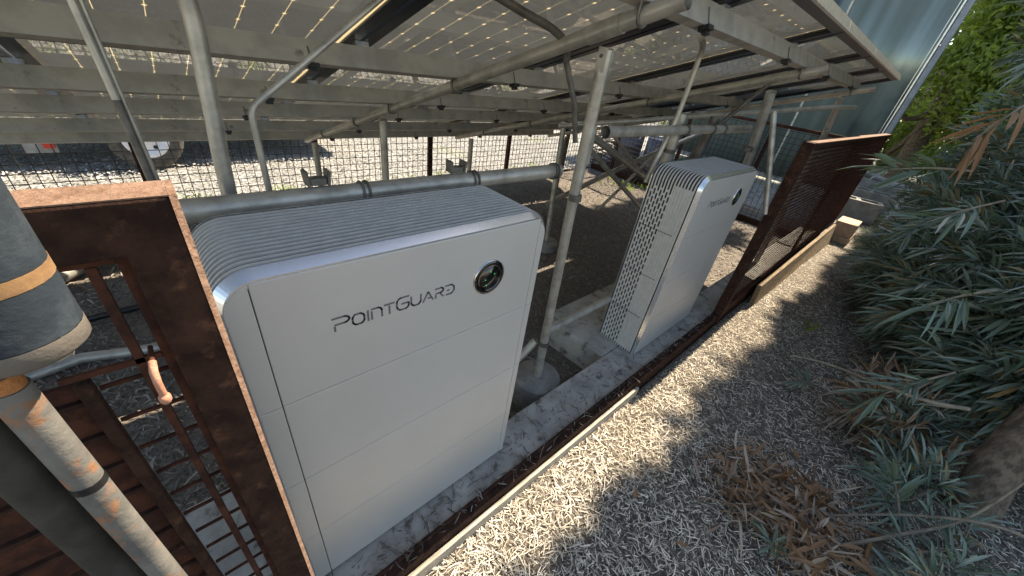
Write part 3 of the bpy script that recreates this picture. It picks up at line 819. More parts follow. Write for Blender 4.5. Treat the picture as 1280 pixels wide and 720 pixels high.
MB().tube([(0, 0, 0.0525), (0, 0, 0.0615)], 0.0328, 30).build('ochre_band', YELLOW, cy)
MB().tube([(0, 0, 0.062), (0, 0, 0.30)], 0.0325, 30).build('upper_tube', BLUEPIPE, cy)
MB().lathe([(0.0, -0.002), (0.027, -0.002), (0.0325, 0.003), (0.0325, 0.0155)], 30).build('end_ring', TANEND, cy)
MB().tube([(0.012, 0.0, -0.012), (0.012, 0.0, -0.001)], 0.008, 6).build('bolt', GALV, cy)
# things lying behind the gate
brace('grey pipe lying on shaded soil seen through the gate top', [(-1.15, 2.55, -0.13), (-0.70, 3.0, -0.12), (-0.2, 3.1, -0.14)], 0.055, GALV, 'ground_pipe', 'pipe', 'pipes lying behind the gate', 0.1)
brace('black pipe lying on shaded soil seen through the gate', [(-1.3, 2.2, -0.17), (-0.1, 2.26, -0.17)], 0.022, BLACK, 'ground_pipe', 'pipe', 'pipes lying behind the gate')
brace('pale grey hose curving on the ground behind the gate hook', [(-1.1, 1.75, -0.16), (-0.8, 1.82, -0.16), (-0.6, 1.75, -0.16), (-0.2, 1.66, -0.16)], 0.028, GALV, 'ground_pipe', 'pipe', 'pipes lying behind the gate')

# ================================================================== mesh fences
def fence_post(root, x, y, z0, z1, w, material): MB().box(x - w / 2, x + w / 2, y - w / 2, y + w / 2, z0, z1).build('post', material, root, bevel=0.002)
# dark expanded-metal panel beside the path
fx0, fx1, fy, fz0, fz1 = 2.70, 7.30, -0.125, 0.02, 1.295
f2 = thing('mesh_fence', 'dark rusty mesh fence panel along the path beyond the farther cabinet', 'fence', (fx0, fy, 0))
MB().box(-0.02, 0.055, -0.03, 0.03, -0.05, fz1).build('end_post', RUST, f2, bevel=0.003)
MB().box(0.0555, 0.075, -0.028, -0.012, -0.02, fz1 - 0.02).build('angle_strip', GALV_RUST, f2)
MB().box(0.056, fx1 - fx0, -0.035, 0.035, fz1 - 0.035, fz1).build('top_rail', RUST, f2, bevel=0.003)
MB().box(0.056, fx1 - fx0, -0.034, 0.034, fz1 + 0.0002, fz1 + 0.0014).build('sunlit_edge', PALE_SUNLIT_RUST, f2)  # pale cap carries the rail's sunlit tone in its colour
MB().box(0.076, fx1 - fx0, -0.02, 0.02, fz0 - 0.02, fz0 + 0.03).build('bottom_rail', RUST_DARK, f2)
MB().box(fx1 - fx0 - 0.06, fx1 - fx0, -0.02, 0.02, fz0 + 0.031, fz1 - 0.036).build('end_post', RUST_DARK, f2)
MB().box(2.2, 2.25, 0.005, 0.03, fz0 + 0.031, fz1 - 0.036).build('middle_post', RUST_DARK, f2)
mb = MB(); hgt = fz1 - 0.035 - (fz0 + 0.03); pit = 0.032; sl = hgt * 0.5
n = int((fx1 - fx0 - 0.1 + sl) / pit)
for s in (1, -1):
    for i in range(n):
        xa = 0.08 - sl + i * pit
        lo, hi = 0.0, 1.0
        # clip the slanted strand to the panel
        def xat(t): return xa + (sl * t if s > 0 else sl * (1 - t))
        ts = [0, 1]
        L0, L1 = 0.078, fx1 - fx0 - 0.06
        def clipt(xv): return (xv - xa) / sl if s > 0 else 1 - (xv - xa) / sl
        c0, c1 = clipt(L0), clipt(L1)
        tmin, tmax = (max(0, min(c0, c1)), min(1, max(c0, c1)))
        if tmax - tmin < 0.01: continue
        y = -0.0005 if s > 0 else 0.0005
        mb.bar((xat(tmin), y, fz0 + 0.03 + hgt * tmin), (xat(tmax), y, fz0 + 0.03 + hgt * tmax), 0.0042, 0.0019, (0, 1, 0))
stuff(mb.build('expanded_mesh', RUST_DARK, f2))

def square_mesh(root, a, b, z0, z1, pitch, w, material, name='wire_mesh'):
    a, b = Vector(a), Vector(b); L = (b - a).length; d = (b - a) / L
    mb = MB(); nx = int(L / pitch); nz = int((z1 - z0) / pitch)
    nrm = Vector((-d.y, d.x, 0))
    for i in range(nx + 1):
        p = a + d * (i * pitch)
        q = [p + d * random.uniform(-.004, .004), p + d * random.uniform(-.006, .006) + nrm * random.uniform(-.006, .006), p + d * random.uniform(-.004, .004)]
        for t in range(2):
            mb.bar((q[t].x, q[t].y, z0 + (z1 - z0) * t / 2), (q[t + 1].x, q[t + 1].y, z0 + (z1 - z0) * (t + 1) / 2), w, w)
    for k in range(nz + 1):
        z = z0 + k * pitch
        m_ = max(2, int(L / 0.8)); zz = [z + random.uniform(-.004, .004) for _ in range(m_ + 1)]
        for t in range(m_):
            p, q = a + d * (L * t / m_), a + d * (L * (t + 1) / m_)
            mb.bar((p.x, p.y, zz[t]), (q.x, q.y, zz[t + 1]), w, w)
    return stuff(mb.build(name, material, root))
FY = 3.88
ff = thing('wire_fence', 'long square mesh wire fence along the sunlit gravel yard', 'fence', (0, FY, ZI))
square_mesh(ff, (-3.2, 0.0, 0), (7.4, 0.0, 0), -0.02, 1.0, 0.075, 0.0058, MESHW)
for x in (-2.0, -0.35, 1.1, 2.55, 4.0, 5.45, 7.4):
    MB().box(x - 0.027, x + 0.027, 0.012, 0.055, -0.05, 1.05).build('post', RUST_DARK, ff)
MB().box(-3.2, 7.4, 0.0125, 0.03, -0.04, 0.01).build('bottom_rail', RUST_DARK, ff)
ef = thing('wire_fence', 'square mesh end fence closing off the enclosure before the greenhouse sheet', 'fence', (6.3, 0.0, ZI))
square_mesh(ef, (0, 0.0, 0), (0, 3.84, 0), 0.0, 1.36, 0.075, 0.006, MESHW)
MB().box(-0.02, 0.02, -0.02, 3.84, 1.37, 1.41).build('top_rail', RUST_DARK, ef)
MB().box(-0.03, 0.03, -0.02, 3.84, -0.05, 0.10).build('base_board', RUST, ef)
for y in (1.0, 2.2, 3.4):
    MB().box(0.012, 0.05, y - 0.025, y + 0.025, 0.0, 1.369).build('post', RUST_DARK, ef)

# ================================================================== greenhouse sheet
gh = thing('greenhouse_wall', 'tall bluish green glossy sheet wall beyond the panel array', 'wall', (11.0, 0.20, -0.2))
gh.rotation_euler = (0, math.radians(-1.0), 0)
W_, H_ = 4.6, 5.2
ny = 66; V = []; F = []
for i in range(ny + 1):
    y = W_ * i / ny
    x = 0.002 * math.sin(2 * math.pi * i / 3.0)
    V += [(x, y, 0.1), (x, y, H_)]
for i in range(ny): F.append((2 * i, 2 * i + 1, 2 * i + 3, 2 * i + 2))
me = bpy.data.meshes.new('sheet'); me.from_pydata(V, [], F); me.polygons.foreach_set('use_smooth', [True] * len(F)); me.update()
sh = new_object('sheet', me, SHEET, gh); md = sh.modifiers.new('solid', 'SOLIDIFY'); md.thickness = 0.006
MB().box(-0.06, 0.06, -0.10, -0.005, 0, H_).build('corner_post', mat('steel_blue_tube', (0.20, 0.23, 0.28), 0.4, 0.4, scale=8, color2=(0.15, 0.17, 0.2)), gh, bevel=0.012)
MB().box(-0.035, -0.015, 0.015, 0.04, 0.05, H_).build('glazing_bar', FRAME_ALU, gh)
MB().box(-0.035, -0.015, 0.075, 0.085, 0.05, H_).build('glazing_bar', FRAME_ALU, gh)
MB().box(-0.04, -0.012, 1.62, 1.66, 0.05, H_).build('glazing_bar', GALV, gh)
MB().box(-0.05, 0.05, 0, W_, 0, 0.1).build('sill', CONCRETE, gh)
MB().box(-0.03, 0.03, W_ + 0.001, W_ + 0.05, 0, H_).build('far_post', GALV, gh)

# ================================================================== odds and ends by the path
pl = MB().quad_strip_box([(0, 0, 0), (3.2, -0.06, 0), (3.2, -0.02, 0), (0, 0.04, 0), (0, 0.02, 0.22), (3.2, 0.0, 0.24), (3.2, 0.035, 0.24), (0, 0.055, 0.22)]).build('leaning_board', WOOD, bevel=0.004)
pl.location = (3.35, -0.235, ZP - 0.01)
tag(pl, 'weathered brown board leaning along the foot of the mesh fence', 'board')
bx = thing('tan_block', 'sunlit tan block at the far end of the leaning board', 'block', (6.75, -0.33, ZP))
MB().box(-0.17, 0.30, -0.13, 0.13, 0.0, 0.09).build('lower_slab', BRICKM, bx, bevel=0.008)
MB().box(-0.15, 0.28, -0.12, 0.12, 0.094, 0.28).build('upper_slab', BRICKM, bx, bevel=0.008)
def cinder(label, x, y, z, rotz, s=1.0):
    root = thing('cinder_block', label, 'block', (x, y, z), 'hollow concrete blocks by the path')
    root.rotation_euler = (0, 0, rotz); root.scale = (s, s, s)
    for (x0, x1, y0, y1) in ((-.2, .2, -.1, -.065), (-.2, .2, .065, .1), (-.2, -.16, -.0648, .0648), (.16, .2, -.0648, .0648), (-.02, .02, -.0648, .0648)):
        MB().box(x0, x1, y0, y1, 0, .2).build('web', CONCRETE_DARK, root, bevel=0.004)
cinder('hollow concrete block nearest the tan block', 8.55, -0.18, ZP, 1.75, 1.7)
cinder('middle hollow concrete block in the row by the path', 9.6, -0.22, ZP, 1.68, 1.9)
cinder('farthest hollow concrete block in the row by the path', 10.9, -0.26, ZP, 1.72, 2.0)
ut = thing('bent_tube', 'bent grey steel tube lying past the concrete blocks', 'tube', (11.3, -0.75, 0.0))
MB().tube(rounded([(-3.0, 0.08, -0.05), (0.0, 0.0, 0.25), (0.35, 1.5, 0.42)], 0.15), 0.06, 10).build('tube', mat('grey_tube', (0.30, 0.31, 0.34), 0.5, 0.3, scale=9, color2=(0.22, 0.22, 0.24)), ut)

# ================================================================== mulch and litter
def scatter(n, x0, x1, y0, y1, bias=1.6):
    u = RNG.random(n) ** bias
    X = x0 + (x1 - x0) * u; Y = y0 + (y1 - y0) * RNG.random(n)
    return X, Y
X, Y = scatter(112000, -0.6, 8.5, -1.9, -0.165, 1.9)
Z = ZP + wob(X, Y, 0.008) + np.clip(-Y - 1.0, 0, 3) * 0.10 + RNG.uniform(0.001, 0.014, len(X))
near = np.clip(1.25 - 0.09 * X, 0.7, 1.3)
o = new_object('mulch_chips', chips_mesh('mulch_chips', np.stack([X, Y, Z], 1), RNG.gamma(2.6, 0.0078, len(X)) * near, RNG.uniform(0.0014, 0.0046, len(X)), 0.16, 0.04), CHIP)
stuff(o); tag(o, 'pale dry wood shavings spread over the path', 'mulch')
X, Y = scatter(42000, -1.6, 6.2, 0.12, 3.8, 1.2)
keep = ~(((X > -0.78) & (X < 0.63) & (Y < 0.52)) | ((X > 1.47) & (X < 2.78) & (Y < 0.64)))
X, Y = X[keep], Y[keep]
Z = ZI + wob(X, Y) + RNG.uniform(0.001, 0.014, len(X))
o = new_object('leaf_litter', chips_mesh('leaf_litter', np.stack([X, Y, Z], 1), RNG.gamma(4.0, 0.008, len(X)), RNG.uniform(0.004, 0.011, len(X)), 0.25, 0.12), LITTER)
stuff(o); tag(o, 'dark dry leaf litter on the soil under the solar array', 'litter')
X, Y = scatter(900, -0.2, 3.0, -0.14, 0.09, 1.2)
Z = np.where(Y < -0.1, 0.03, 0.003) + RNG.uniform(0.0, 0.004, len(X))
o = new_object('strip_debris', chips_mesh('strip_debris', np.stack([X, Y, Z], 1), RNG.gamma(4.0, 0.007, len(X)), RNG.uniform(0.002, 0.005, len(X)), 0.05, 0.05), LITTER)
stuff(o); tag(o, 'dark twigs and needles littering the concrete strip', 'debris')
X, Y = scatter(36000, -3.0, 8.0, 3.88, 7.5, 1.0)
o = new_object('yard_stones', chips_mesh('yard_stones', np.stack([X, Y, ZI - 0.005 + RNG.uniform(0, 0.02, len(X))], 1), RNG.uniform(0.012, 0.034, len(X)), RNG.uniform(0.010, 0.026, len(X)), 0.2, 0.2), GRAVELCHIP)
stuff(o); tag(o, 'pale loose gravel stones in the sunlit yard', 'gravel')

# ================================================================== hedge on the right
def shrub(name, label, cx, cy, rx, ry, z0, z1, ntwig, per=16, ll=0.19, lw=0.019, tl=0.22, material=LEAF_BLUE, cat='shrub', group='narrow leaved shrubs along the path', nstem=6, droop=0.45, ymax=None):
    root = thing(name, label, cat, (cx, cy, z0), group)
    hz = z1 - z0
    u = RNG.normal(size=(ntwig, 3)); u = unit(u)
    rad = RNG.random(ntwig) ** 0.45
    lump = 1 + 0.22 * np.sin(5 * u[:, 0] + 3 * u[:, 2] + cx) * np.cos(4 * u[:, 1] + cy)
    P = u * (rad * lump)[:, None] * np.array([rx, ry, hz / 2]) + np.array([0, 0, hz / 2])
    P[:, 2] = np.maximum(P[:, 2], 0.02)
    if ymax is not None: P[:, 1] = np.minimum(P[:, 1], ymax - cy - RNG.random(ntwig) * 0.15)
    d = unit(u * np.array([1, 1, 0.5]) + np.array([0, 0, 0.45]) + 0.5 * RNG.normal(size=(ntwig, 3)))
    arr = sprays(P, d, per, tl, ll, lw, droop)
    o = new_object('foliage', leaves_mesh('foliage', *arr), material, root); stuff(o)
    mb = MB()
    for k in range(nstem):
        e = P[RNG.integers(ntwig)]
        s = np.array([RNG.normal() * rx * 0.18, RNG.normal() * ry * 0.18, -0.05])
        mid = (s + e) / 2 + np.array([0, 0, 0.1 * hz])
        mb.tube(smooth_path([s, mid, e], 4), [0.016 - 0.0014 * q for q in range(9)], 7, cap=False)
    mb.build('stems', TWIG, root)
    return root
SH = [
    ('dense blue green narrow leaved shrub beside the leaning trunk', 3.05, -1.65, 0.55, 0.42, 0.05, 1.15, 480),
    ('broad narrow leaved shrub in the middle of the hedge', 3.7, -1.50, 0.75, 0.55, -0.05, 1.55, 620),
    ('tall narrow leaved shrub behind the middle of the hedge', 4.9, -1.40, 0.85, 0.62, -0.05, 2.0, 620),
    ('low spreading narrow leaved shrub where path meets hedge', 4.6, -1.10, 0.75, 0.26, -0.1, 0.6, 360),
    ('tall narrow leaved shrub farther along the path', 6.6, -1.85, 1.0, 0.70, -0.05, 2.3, 560),
    ('farthest narrow leaved shrub of the hedge', 8.6, -2.2, 1.1, 0.75, -0.05, 2.6, 520),
]
for lb, cx, cy, rx, ry, z0, z1, nt in SH:
    shrub('oleander_shrub', lb, cx, cy, rx, ry, z0, z1, nt)
for lb, cx, cy, rx, ry, z1, nt, mt in [
        ('low green growth at the bottom right corner', 1.50, -1.50, 0.35, 0.14, 0.08, 55, LEAF_BLUE),
        ('low mixed growth left of the trunk base', 2.02, -1.34, 0.18, 0.10, 0.08, 30, LEAF_BLUE),
        ('dry brown undergrowth beneath the hedge by the trunk', 2.55, -1.22, 0.30, 0.20, 0.16, 70, LEAF_DEAD),
        ('straggly green growth between hedge and mulch', 2.50, -1.25, 0.30, 0.14, 0.16, 40, LEAF_BLUE)]:
    shrub('low_growth', lb, cx, cy, rx, ry, -0.1, z1, nt, 12, 0.15, 0.012, 0.12, mt, 'undergrowth', 'undergrowth along the hedge foot', 3, 0.6)
# overhanging growth at the top right, and the tall tree whose crown shades the path
shrub('overhanging_branch', 'leafy branches arching over the hedge at the top right', 7.2, -1.55, 1.5, 0.8, 1.9, 3.0, 420, 18, 0.17, 0.026, 0.24, nstem=5, ymax=-0.85, cat='branch')
shrub('overhanging_branch', 'leafy branches hanging in the top right corner near camera', 4.2, -1.50, 1.0, 0.6, 1.75, 2.7, 260, 18, 0.19, 0.024, 0.24, nstem=5, ymax=-0.95, cat='branch')
tall = thing('tall_tree', 'tall shade tree towering behind the hedge over the path', 'tree', (10.5, -4.27, -0.2))
MB().tube(smooth_path([(0, 0, 0), (0.2, 0.2, 3.0), (0.1, 0.9, 6.0), (0.3, 1.6, 8.6)], 6), list(np.linspace(0.26, 0.08, 19)), 12).build('trunk', BARK, tall)
for tip in ((-3.6, 2.6, 8.4), (3.8, 2.4, 8.8), (-1.6, 3.4, 8.2), (1.8, 3.3, 9.0), (-2.4, 0.6, 9.0), (2.6, 0.4, 9.0)):
    MB().tube(smooth_path([(0.1, 0.6, 5.2), (tip[0] * .5, 0.6 + tip[1] * .4, 7.2), tip], 5), list(np.linspace(0.10, 0.025, 11)), 8, cap=False).build('limb', BARK, tall)
nk = 26000
cc = np.stack([RNG.uniform(-4.6, 4.8, 190), RNG.uniform(-0.6, 4.0, 190), RNG.uniform(7.9, 9.4, 190)], 1)
cc[:60, 1] = RNG.uniform(3.62, 3.80, 60); cc[:60, 0] = np.linspace(-4.6, 4.8, 60)
Pc = cc[RNG.integers(len(cc), size=nk)] + unit(RNG.normal(size=(nk, 3))) * (RNG.random(nk) ** 0.5)[:, None] * np.array([0.42, 0.20, 0.35])
stuff(new_object('crown', leaves_mesh('crown', Pc, unit(RNG.normal(size=(nk, 3))), unit(RNG.normal(size=(nk, 3)) * 0.5 + np.array([0.6, 0, 0.7])), RNG.uniform(0.16, 0.28, nk), RNG.uniform(0.07, 0.12, nk), RNG.uniform(0, 0.4, nk)), LEAF_MID, tall))

added_shade_tree = thing('tall_tree', 'unseen tall tree added behind the greenhouse sheet to shade the soil', 'tree', (12.6, 2.6, -0.2))  # out-of-view tree added so its crown throws shade on the soil
MB().tube(smooth_path([(0, 0, 0), (0.1, -0.2, 3.5), (-0.4, -0.6, 6.6), (-0.6, -0.8, 8.4)], 6), list(np.linspace(0.2, 0.05, 19)), 12).build('trunk', BARK, added_shade_tree)
nk = 6000
c2 = np.stack([RNG.uniform(-1.7, 0.7, 40), RNG.uniform(-1.65, -0.35, 40), RNG.uniform(7.6, 9.0, 40)], 1)
for e in c2[:6]:
    MB().tube(smooth_path([(-0.35, -0.55, 6.2), (e + np.array([-0.4, -0.6, 6.9])) / 2, e], 4), list(np.linspace(0.06, 0.015, 9)), 7, cap=False).build('limb', BARK, added_shade_tree)
Pc = c2[RNG.integers(len(c2), size=nk)] + unit(RNG.normal(size=(nk, 3))) * (RNG.random(nk) ** 0.5)[:, None] * np.array([0.4, 0.25, 0.35])
stuff(new_object('crown', leaves_mesh('crown', Pc, unit(RNG.normal(size=(nk, 3))), unit(RNG.normal(size=(nk, 3)) * 0.5 + np.array([0.6, 0, 0.7])), RNG.uniform(0.16, 0.28, nk), RNG.uniform(0.07, 0.12, nk), RNG.uniform(0, 0.4, nk)), LEAF_MID, added_shade_tree))

def single_sprig(label, base, direction, n, ll, lw, material, group='leaf sprigs at the right edge', stem=0.35, cat='sprig', spread=0.7, droop=0.3):
    root = thing('leaf_sprig', label, cat, base, group)
    d = Vector(direction).normalized()
    MB().tube(smooth_path([(0, 0, 0), d * stem * 0.5 + Vector((0, 0, 0.01)), d * stem], 4), [0.005] * 5 + [0.003] * 4, 6).build('stem', TWIG, root)
    for k in range(n):
        t = 0.35 + 0.65 * k / max(1, n - 1)
        rnd = Vector(RNG.normal(size=3)); rnd = (rnd - d * rnd.dot(d)).normalized()
        ld = (d * (0.75 + 0.3 * t) + rnd * spread).normalized()
        b = d * stem * t
        arr = [np.array([[b.x, b.y, b.z]]), np.array([[*ld]]), np.array([unit(np.array([0.1, 0.2, 1.0]) + 0.5 * RNG.normal(size=3))]), np.array([ll * RNG.uniform(0.75, 1.15)]), np.array([lw * RNG.uniform(0.8, 1.2)]), np.array([droop * RNG.uniform(0.2, 1)])]
        new_object('leaf', leaves_mesh('leaf', *arr), material, root)
    return root
single_sprig('spray of long pale edged leaves reaching left over the path', (2.62, -0.80, 1.32), (-0.5, 0.55, -0.10), 15, 0.20, 0.028, LEAF_BLUE)
single_sprig('spray of dark leaves just below the pale edged spray', (2.75, -0.98, 1.22), (-0.5, 0.4, -0.3), 14, 0.20, 0.022, LEAF_BLUE)
single_sprig('dry brownish drooping leaf spray at the top right', (2.75, -0.86, 1.70), (-0.35, 0.2, -0.4), 16, 0.20, 0.022, LEAF_DEAD)
single_sprig('bluish leaf spray in the top right corner', (2.6, -0.80, 1.78), (-0.25, 0.25, 0.3), 14, 0.20, 0.018, LEAF_BLUE)
single_sprig('leaf spray reaching from the right edge at mid height', (2.3, -1.10, 0.92), (-0.6, 0.35, -0.15), 16, 0.20, 0.017, LEAF_BLUE)
single_sprig('long bladed spray low on the right above the trunk', (2.2, -1.18, 0.55), (-0.5, 0.3, -0.2), 18, 0.22, 0.016, LEAF_BLUE)
single_sprig('lower right leaf spray in front of the trunk base', (1.72, -1.28, 0.06), (0.2, 0.3, 0.4), 14, 0.17, 0.017, LEAF_BLUE, stem=0.14, spread=1.0)
single_sprig('green sprig at the bottom edge near the dead leaves', (1.18, -0.98, -0.06), (-0.1, 0.2, 0.5), 16, 0.11, 0.012, LEAF_BLUE, stem=0.08, spread=1.1)
single_sprig('small upright grassy tuft at the shadow edge of path', (3.30, -0.66, -0.10), (0, 0.05, 1), 12, 0.17, 0.014, GRASS, stem=0.03, spread=0.45)
single_sprig('thin low sprig at the hedge foot on the mulch', (2.55, -0.86, -0.06), (-0.5, 0.5, 0.3), 12, 0.17, 0.013, LEAF_BLUE, stem=0.12, spread=0.9)

# ------------------------------------------------------------------ leaning trunk, twigs, dead leaves
tr = thing('leaning_tree', 'thick brown leaning trunk in the lower right corner', 'tree', (2.14, -1.58, -0.12))
mb = MB(); pts = smooth_path([(-0.04, 0.03, -0.05), (0.02, 0.02, 0.10), (0.22, 0.06, 0.45), (0.40, 0.0, 1.0), (0.45, -0.2, 1.9), (0.4, -0.3, 2.8)], 5)
rr = np.interp(np.linspace(0, 1, len(pts)), [0, 0.12, 0.4, 1], [0.125, 0.085, 0.07, 0.04])
mb.tube(pts, list(rr * (1 + 0.05 * RNG.normal(size=len(rr)))), 18).build('trunk', BARK, tr)
MB().tube(smooth_path([(-0.1, 0.12, 0.04), (-0.42, 0.28, 0.05), (-0.75, 0.35, 0.11)], 5), list(np.linspace(0.03, 0.012, 11)), 8).build('root', BARK, tr)
MB().tube(smooth_path([(0.28, -0.25, 1.0), (0.1, -0.1, 1.7), (-0.3, 0.2, 2.4)], 5), list(np.linspace(0.06, 0.02, 11)), 8).build('limb', BARK, tr)
def twig(label, pts, r):
    P = smooth_path(pts, 7); o = MB().tube([q - P[0] for q in P], list(np.linspace(r, r * 0.45, len(P))), 7).build('twig', TWIG); o.location = P[0]
    tag(o, label, 'twig', 'bare twigs around the trunk')
twig('looping pale bare twig in front of the trunk base', [(1.95, -1.75, 0.15), (1.80, -1.50, 0.22), (1.72, -1.32, 0.12), (1.60, -1.15, 0.0), (1.42, -0.98, -0.06)], 0.007)
twig('grey bare twig slanting up across the trunk', [(1.36, -1.10, -0.05), (1.60, -1.28, 0.05), (1.78, -1.42, 0.2), (1.95, -1.48, 0.55)], 0.008)
twig('low bare twig curling under the trunk', [(1.48, -1.25, -0.06), (1.65, -1.36, -0.03), (1.80, -1.48, 0.02), (1.82, -1.45, 0.16)], 0.006)
twig('long straight pale twig stretching left out of the hedge', [(2.2, -1.30, 0.42), (2.1, -1.12, 0.40), (2.15, -0.82, 0.33), (2.1, -0.66, 0.30)], 0.010)
def dead_clump(label, x, y, r, n, h):
    root = thing('dead_leaf_clump', label, 'dead leaves', (x, y, ZP), 'curled dead leaf clumps on the mulch')
    P = np.stack([RNG.normal(0, r * 0.5, n), RNG.normal(0, r * 0.5, n), RNG.uniform(0.01, h, n)], 1)
    d = unit(np.stack([RNG.normal(size=n), RNG.normal(size=n), RNG.normal(0, 0.5, n)], 1))
    me = leaves_mesh('leaf_pile', P, d, unit(RNG.normal(size=(n, 3)) + np.array([0, 0, .6])), RNG.uniform(0.06, 0.16, n), RNG.uniform(0.007, 0.019, n), RNG.uniform(-0.4, 0.8, n))
    stuff(new_object('leaf_pile', me, LEAF_DEAD, root))
    for k in range(12):
        arr = [np.array([[RNG.normal() * r * .5, RNG.normal() * r * .5, h + 0.005]]), unit(np.array([[RNG.normal(), RNG.normal(), 0.1]])), unit(np.array([[0.2, 0.1, 1.0]]) + 0.4 * RNG.normal(size=(1, 3))), np.array([0.13]), np.array([0.018]), np.array([0.25])]
        new_object('leaf', leaves_mesh('leaf', *arr), LEAF_DEAD, root)
dead_clump('largest clump of curled dead brown leaves on the shaded mulch', 1.42, -0.86, 0.19, 330, 0.11)
dead_clump('clump of dead orange leaves at the bottom edge', 1.34, -1.06, 0.14, 240, 0.11)
dead_clump('dead leaf clump between the big clump and trunk', 1.58, -1.04, 0.12, 190, 0.08)
def fallen(label, x, y, rz_, L):
    arr = [np.zeros((1, 3)), np.array([[math.cos(rz_), math.sin(rz_), 0.06]]), np.array([[0.1, 0.1, 1.0]]), np.array([L]), np.array([L * 0.42]), np.array([-0.1])]
    o = new_object('fallen_leaf', leaves_mesh('fallen_leaf', *arr), LEAF_DEAD); o.location = (x, y, ZP + 0.025)
    tag(o, label, 'leaf', 'fallen leaves on the mulch')
fallen('single pale fallen leaf at the sun and shade edge', 0.93, -0.50, 0.5, 0.05)
fallen('single pale fallen leaf on shaded mulch near the bottom', 0.94, -0.74, 2.2, 0.05)
fallen('small orange fallen leaf near the root', 1.83, -0.94, 0.9, 0.07)

# low growth: pale ground cover at the path bend, weeds along the fence
def tufts(name, label, cat, pts, n, L, w, material):
    k = len(pts) * n
    B = np.repeat(np.array(pts), n, 0) + np.stack([RNG.normal(0, 0.06, k), RNG.normal(0, 0.06, k), np.zeros(k)], 1)
    d = unit(np.stack([RNG.normal(0, 0.5, k), RNG.normal(0, 0.5, k), np.ones(k)], 1))
    o = new_object(name, leaves_mesh(name, B, d, unit(RNG.normal(size=(k, 3)) + np.array([0.5, 0, 0])), RNG.uniform(0.5, 1.2, k) * L, np.full(k, w), RNG.uniform(0.1, 0.6, k)), material)
    stuff(o); tag(o, label, cat); return o
tufts('ground_cover', 'pale green ground cover where the path bends', 'ground cover', [(RNG.uniform(6.8, 10.5), RNG.uniform(-1.0, -0.62), ZP) for _ in range(150)], 26, 0.13, 0.012, PALEGRASS)
tufts('fence_weeds', 'green weeds growing along the far wire fence', 'weeds', [(RNG.uniform(-1.5, 6.2), RNG.uniform(3.9, 4.15), ZI) for _ in range(14)], 16, 0.24, 0.012, GRASS)
tufts('yard_grass', 'strips of green grass in the gravel yard', 'grass', [(RNG.uniform(-4, 12), RNG.uniform(8.6, 11.5), ZI) for _ in range(420)], 16, 0.25, 0.02, GRASS)
tufts('soil_weeds', 'few green weeds on the soil near end fence', 'weeds', [(RNG.uniform(5.4, 6.2), RNG.uniform(2.4, 3.2), ZI) for _ in range(8)], 14, 0.16, 0.012, GRASS)

# ================================================================== trees beyond
def tree(label, x, y, z, h, rx, material, n, group, lsize=0.09):
    root = thing('leafy_tree', label, 'tree', (x, y, z), group)
    mb = MB(); mb.tube(smooth_path([(0, 0, 0), (0.05 * h, 0.02 * h, h * 0.3), (0, 0, h * 0.7)], 5), list(np.linspace(0.035 * h, 0.01 * h, 11)), 9)
    mb.build('trunk', BARK, root)
    mb = MB()
    cl = []
    for k in range(26):
        a = RNG.uniform(0, 2 * np.pi); zz = h * (0.08 + 0.9 * RNG.random()); rr_ = rx * (0.35 + 0.65 * RNG.random()) * math.sin(min(1, zz / h * 1.3 + 0.35) * math.pi * 0.85 + 0.2)
        e = np.array([math.cos(a) * abs(rr_), math.sin(a) * abs(rr_), zz]); cl.append(e)
        if k % 2 == 0: mb.tube(smooth_path([(0, 0, h * 0.25), (e[0] * .5, e[1] * .5, zz * .75), e], 3), list(np.linspace(0.012 * h, 0.003 * h, 7)), 6, cap=False)
    mb.build('limbs', BARK, root)
    cl = np.array(cl); idx = RNG.integers(len(cl), size=n)
    P = cl[idx] + unit(RNG.normal(size=(n, 3))) * (RNG.random(n) ** 0.5)[:, None] * np.array([0.34 * rx, 0.34 * rx, 0.13 * h])
    d = unit(RNG.normal(size=(n, 3)) + np.array([0, 0, -0.2])); nn = unit(RNG.normal(size=(n, 3)) + np.array([0, 0, 1.0]))
    stuff(new_object('crown', leaves_mesh('crown', P, d, nn, RNG.uniform(.7, 1.3, n) * lsize, RNG.uniform(.35, .6, n) * lsize, RNG.uniform(0, .4, n)), material, root))
tree('bright yellow green tree beyond the greenhouse sheet corner', 17.5, -1.6, -0.2, 9.0, 3.2, LEAF_BRIGHT, 22000, 'trees past the path end', 0.15)
tree('dark glossy leaved tree at the path end', 12.6, -1.75, -0.2, 3.6, 1.3, LEAF_MID, 12000, 'trees past the path end', 0.09)
tree('tall bright tree at the right behind the hedge', 14.0, -4.2, -0.2, 8.5, 2.9, LEAF_BRIGHT, 20000, 'trees past the path end', 0.13)
tree('farther bright tree closing the path end', 22.0, -3.6, -0.2, 12.0, 4.6, LEAF_BRIGHT, 20000, 'trees past the path end', 0.2)
tree('far dark tree behind the bright ones at the path end', 30.0, -4.0, -0.2, 16.0, 7.0, LEAF_MID, 22000, 'trees past the path end', 0.32)
tree('wide bright tree filling the gap above the hedge', 24.0, -7.5, -0.2, 15.0, 6.0, LEAF_BRIGHT, 30000, 'trees past the path end', 0.3)
tree('dense background tree far past the path end', 36.0, -9.0, -0.2, 22.0, 10.0, LEAF_MID, 30000, 'trees past the path end', 0.5)
tree('slender bright tree rising between greenhouse post and hedge', 16.5, -0.3, -0.2, 8.5, 2.0, LEAF_BRIGHT, 20000, 'trees past the path end', 0.16)
tree('darker round tree glimpsed above the bright ones at the top right', 22.0, 0.3, -0.2, 12.0, 3.6, LEAF_MID, 26000, 'trees past the path end', 0.24)
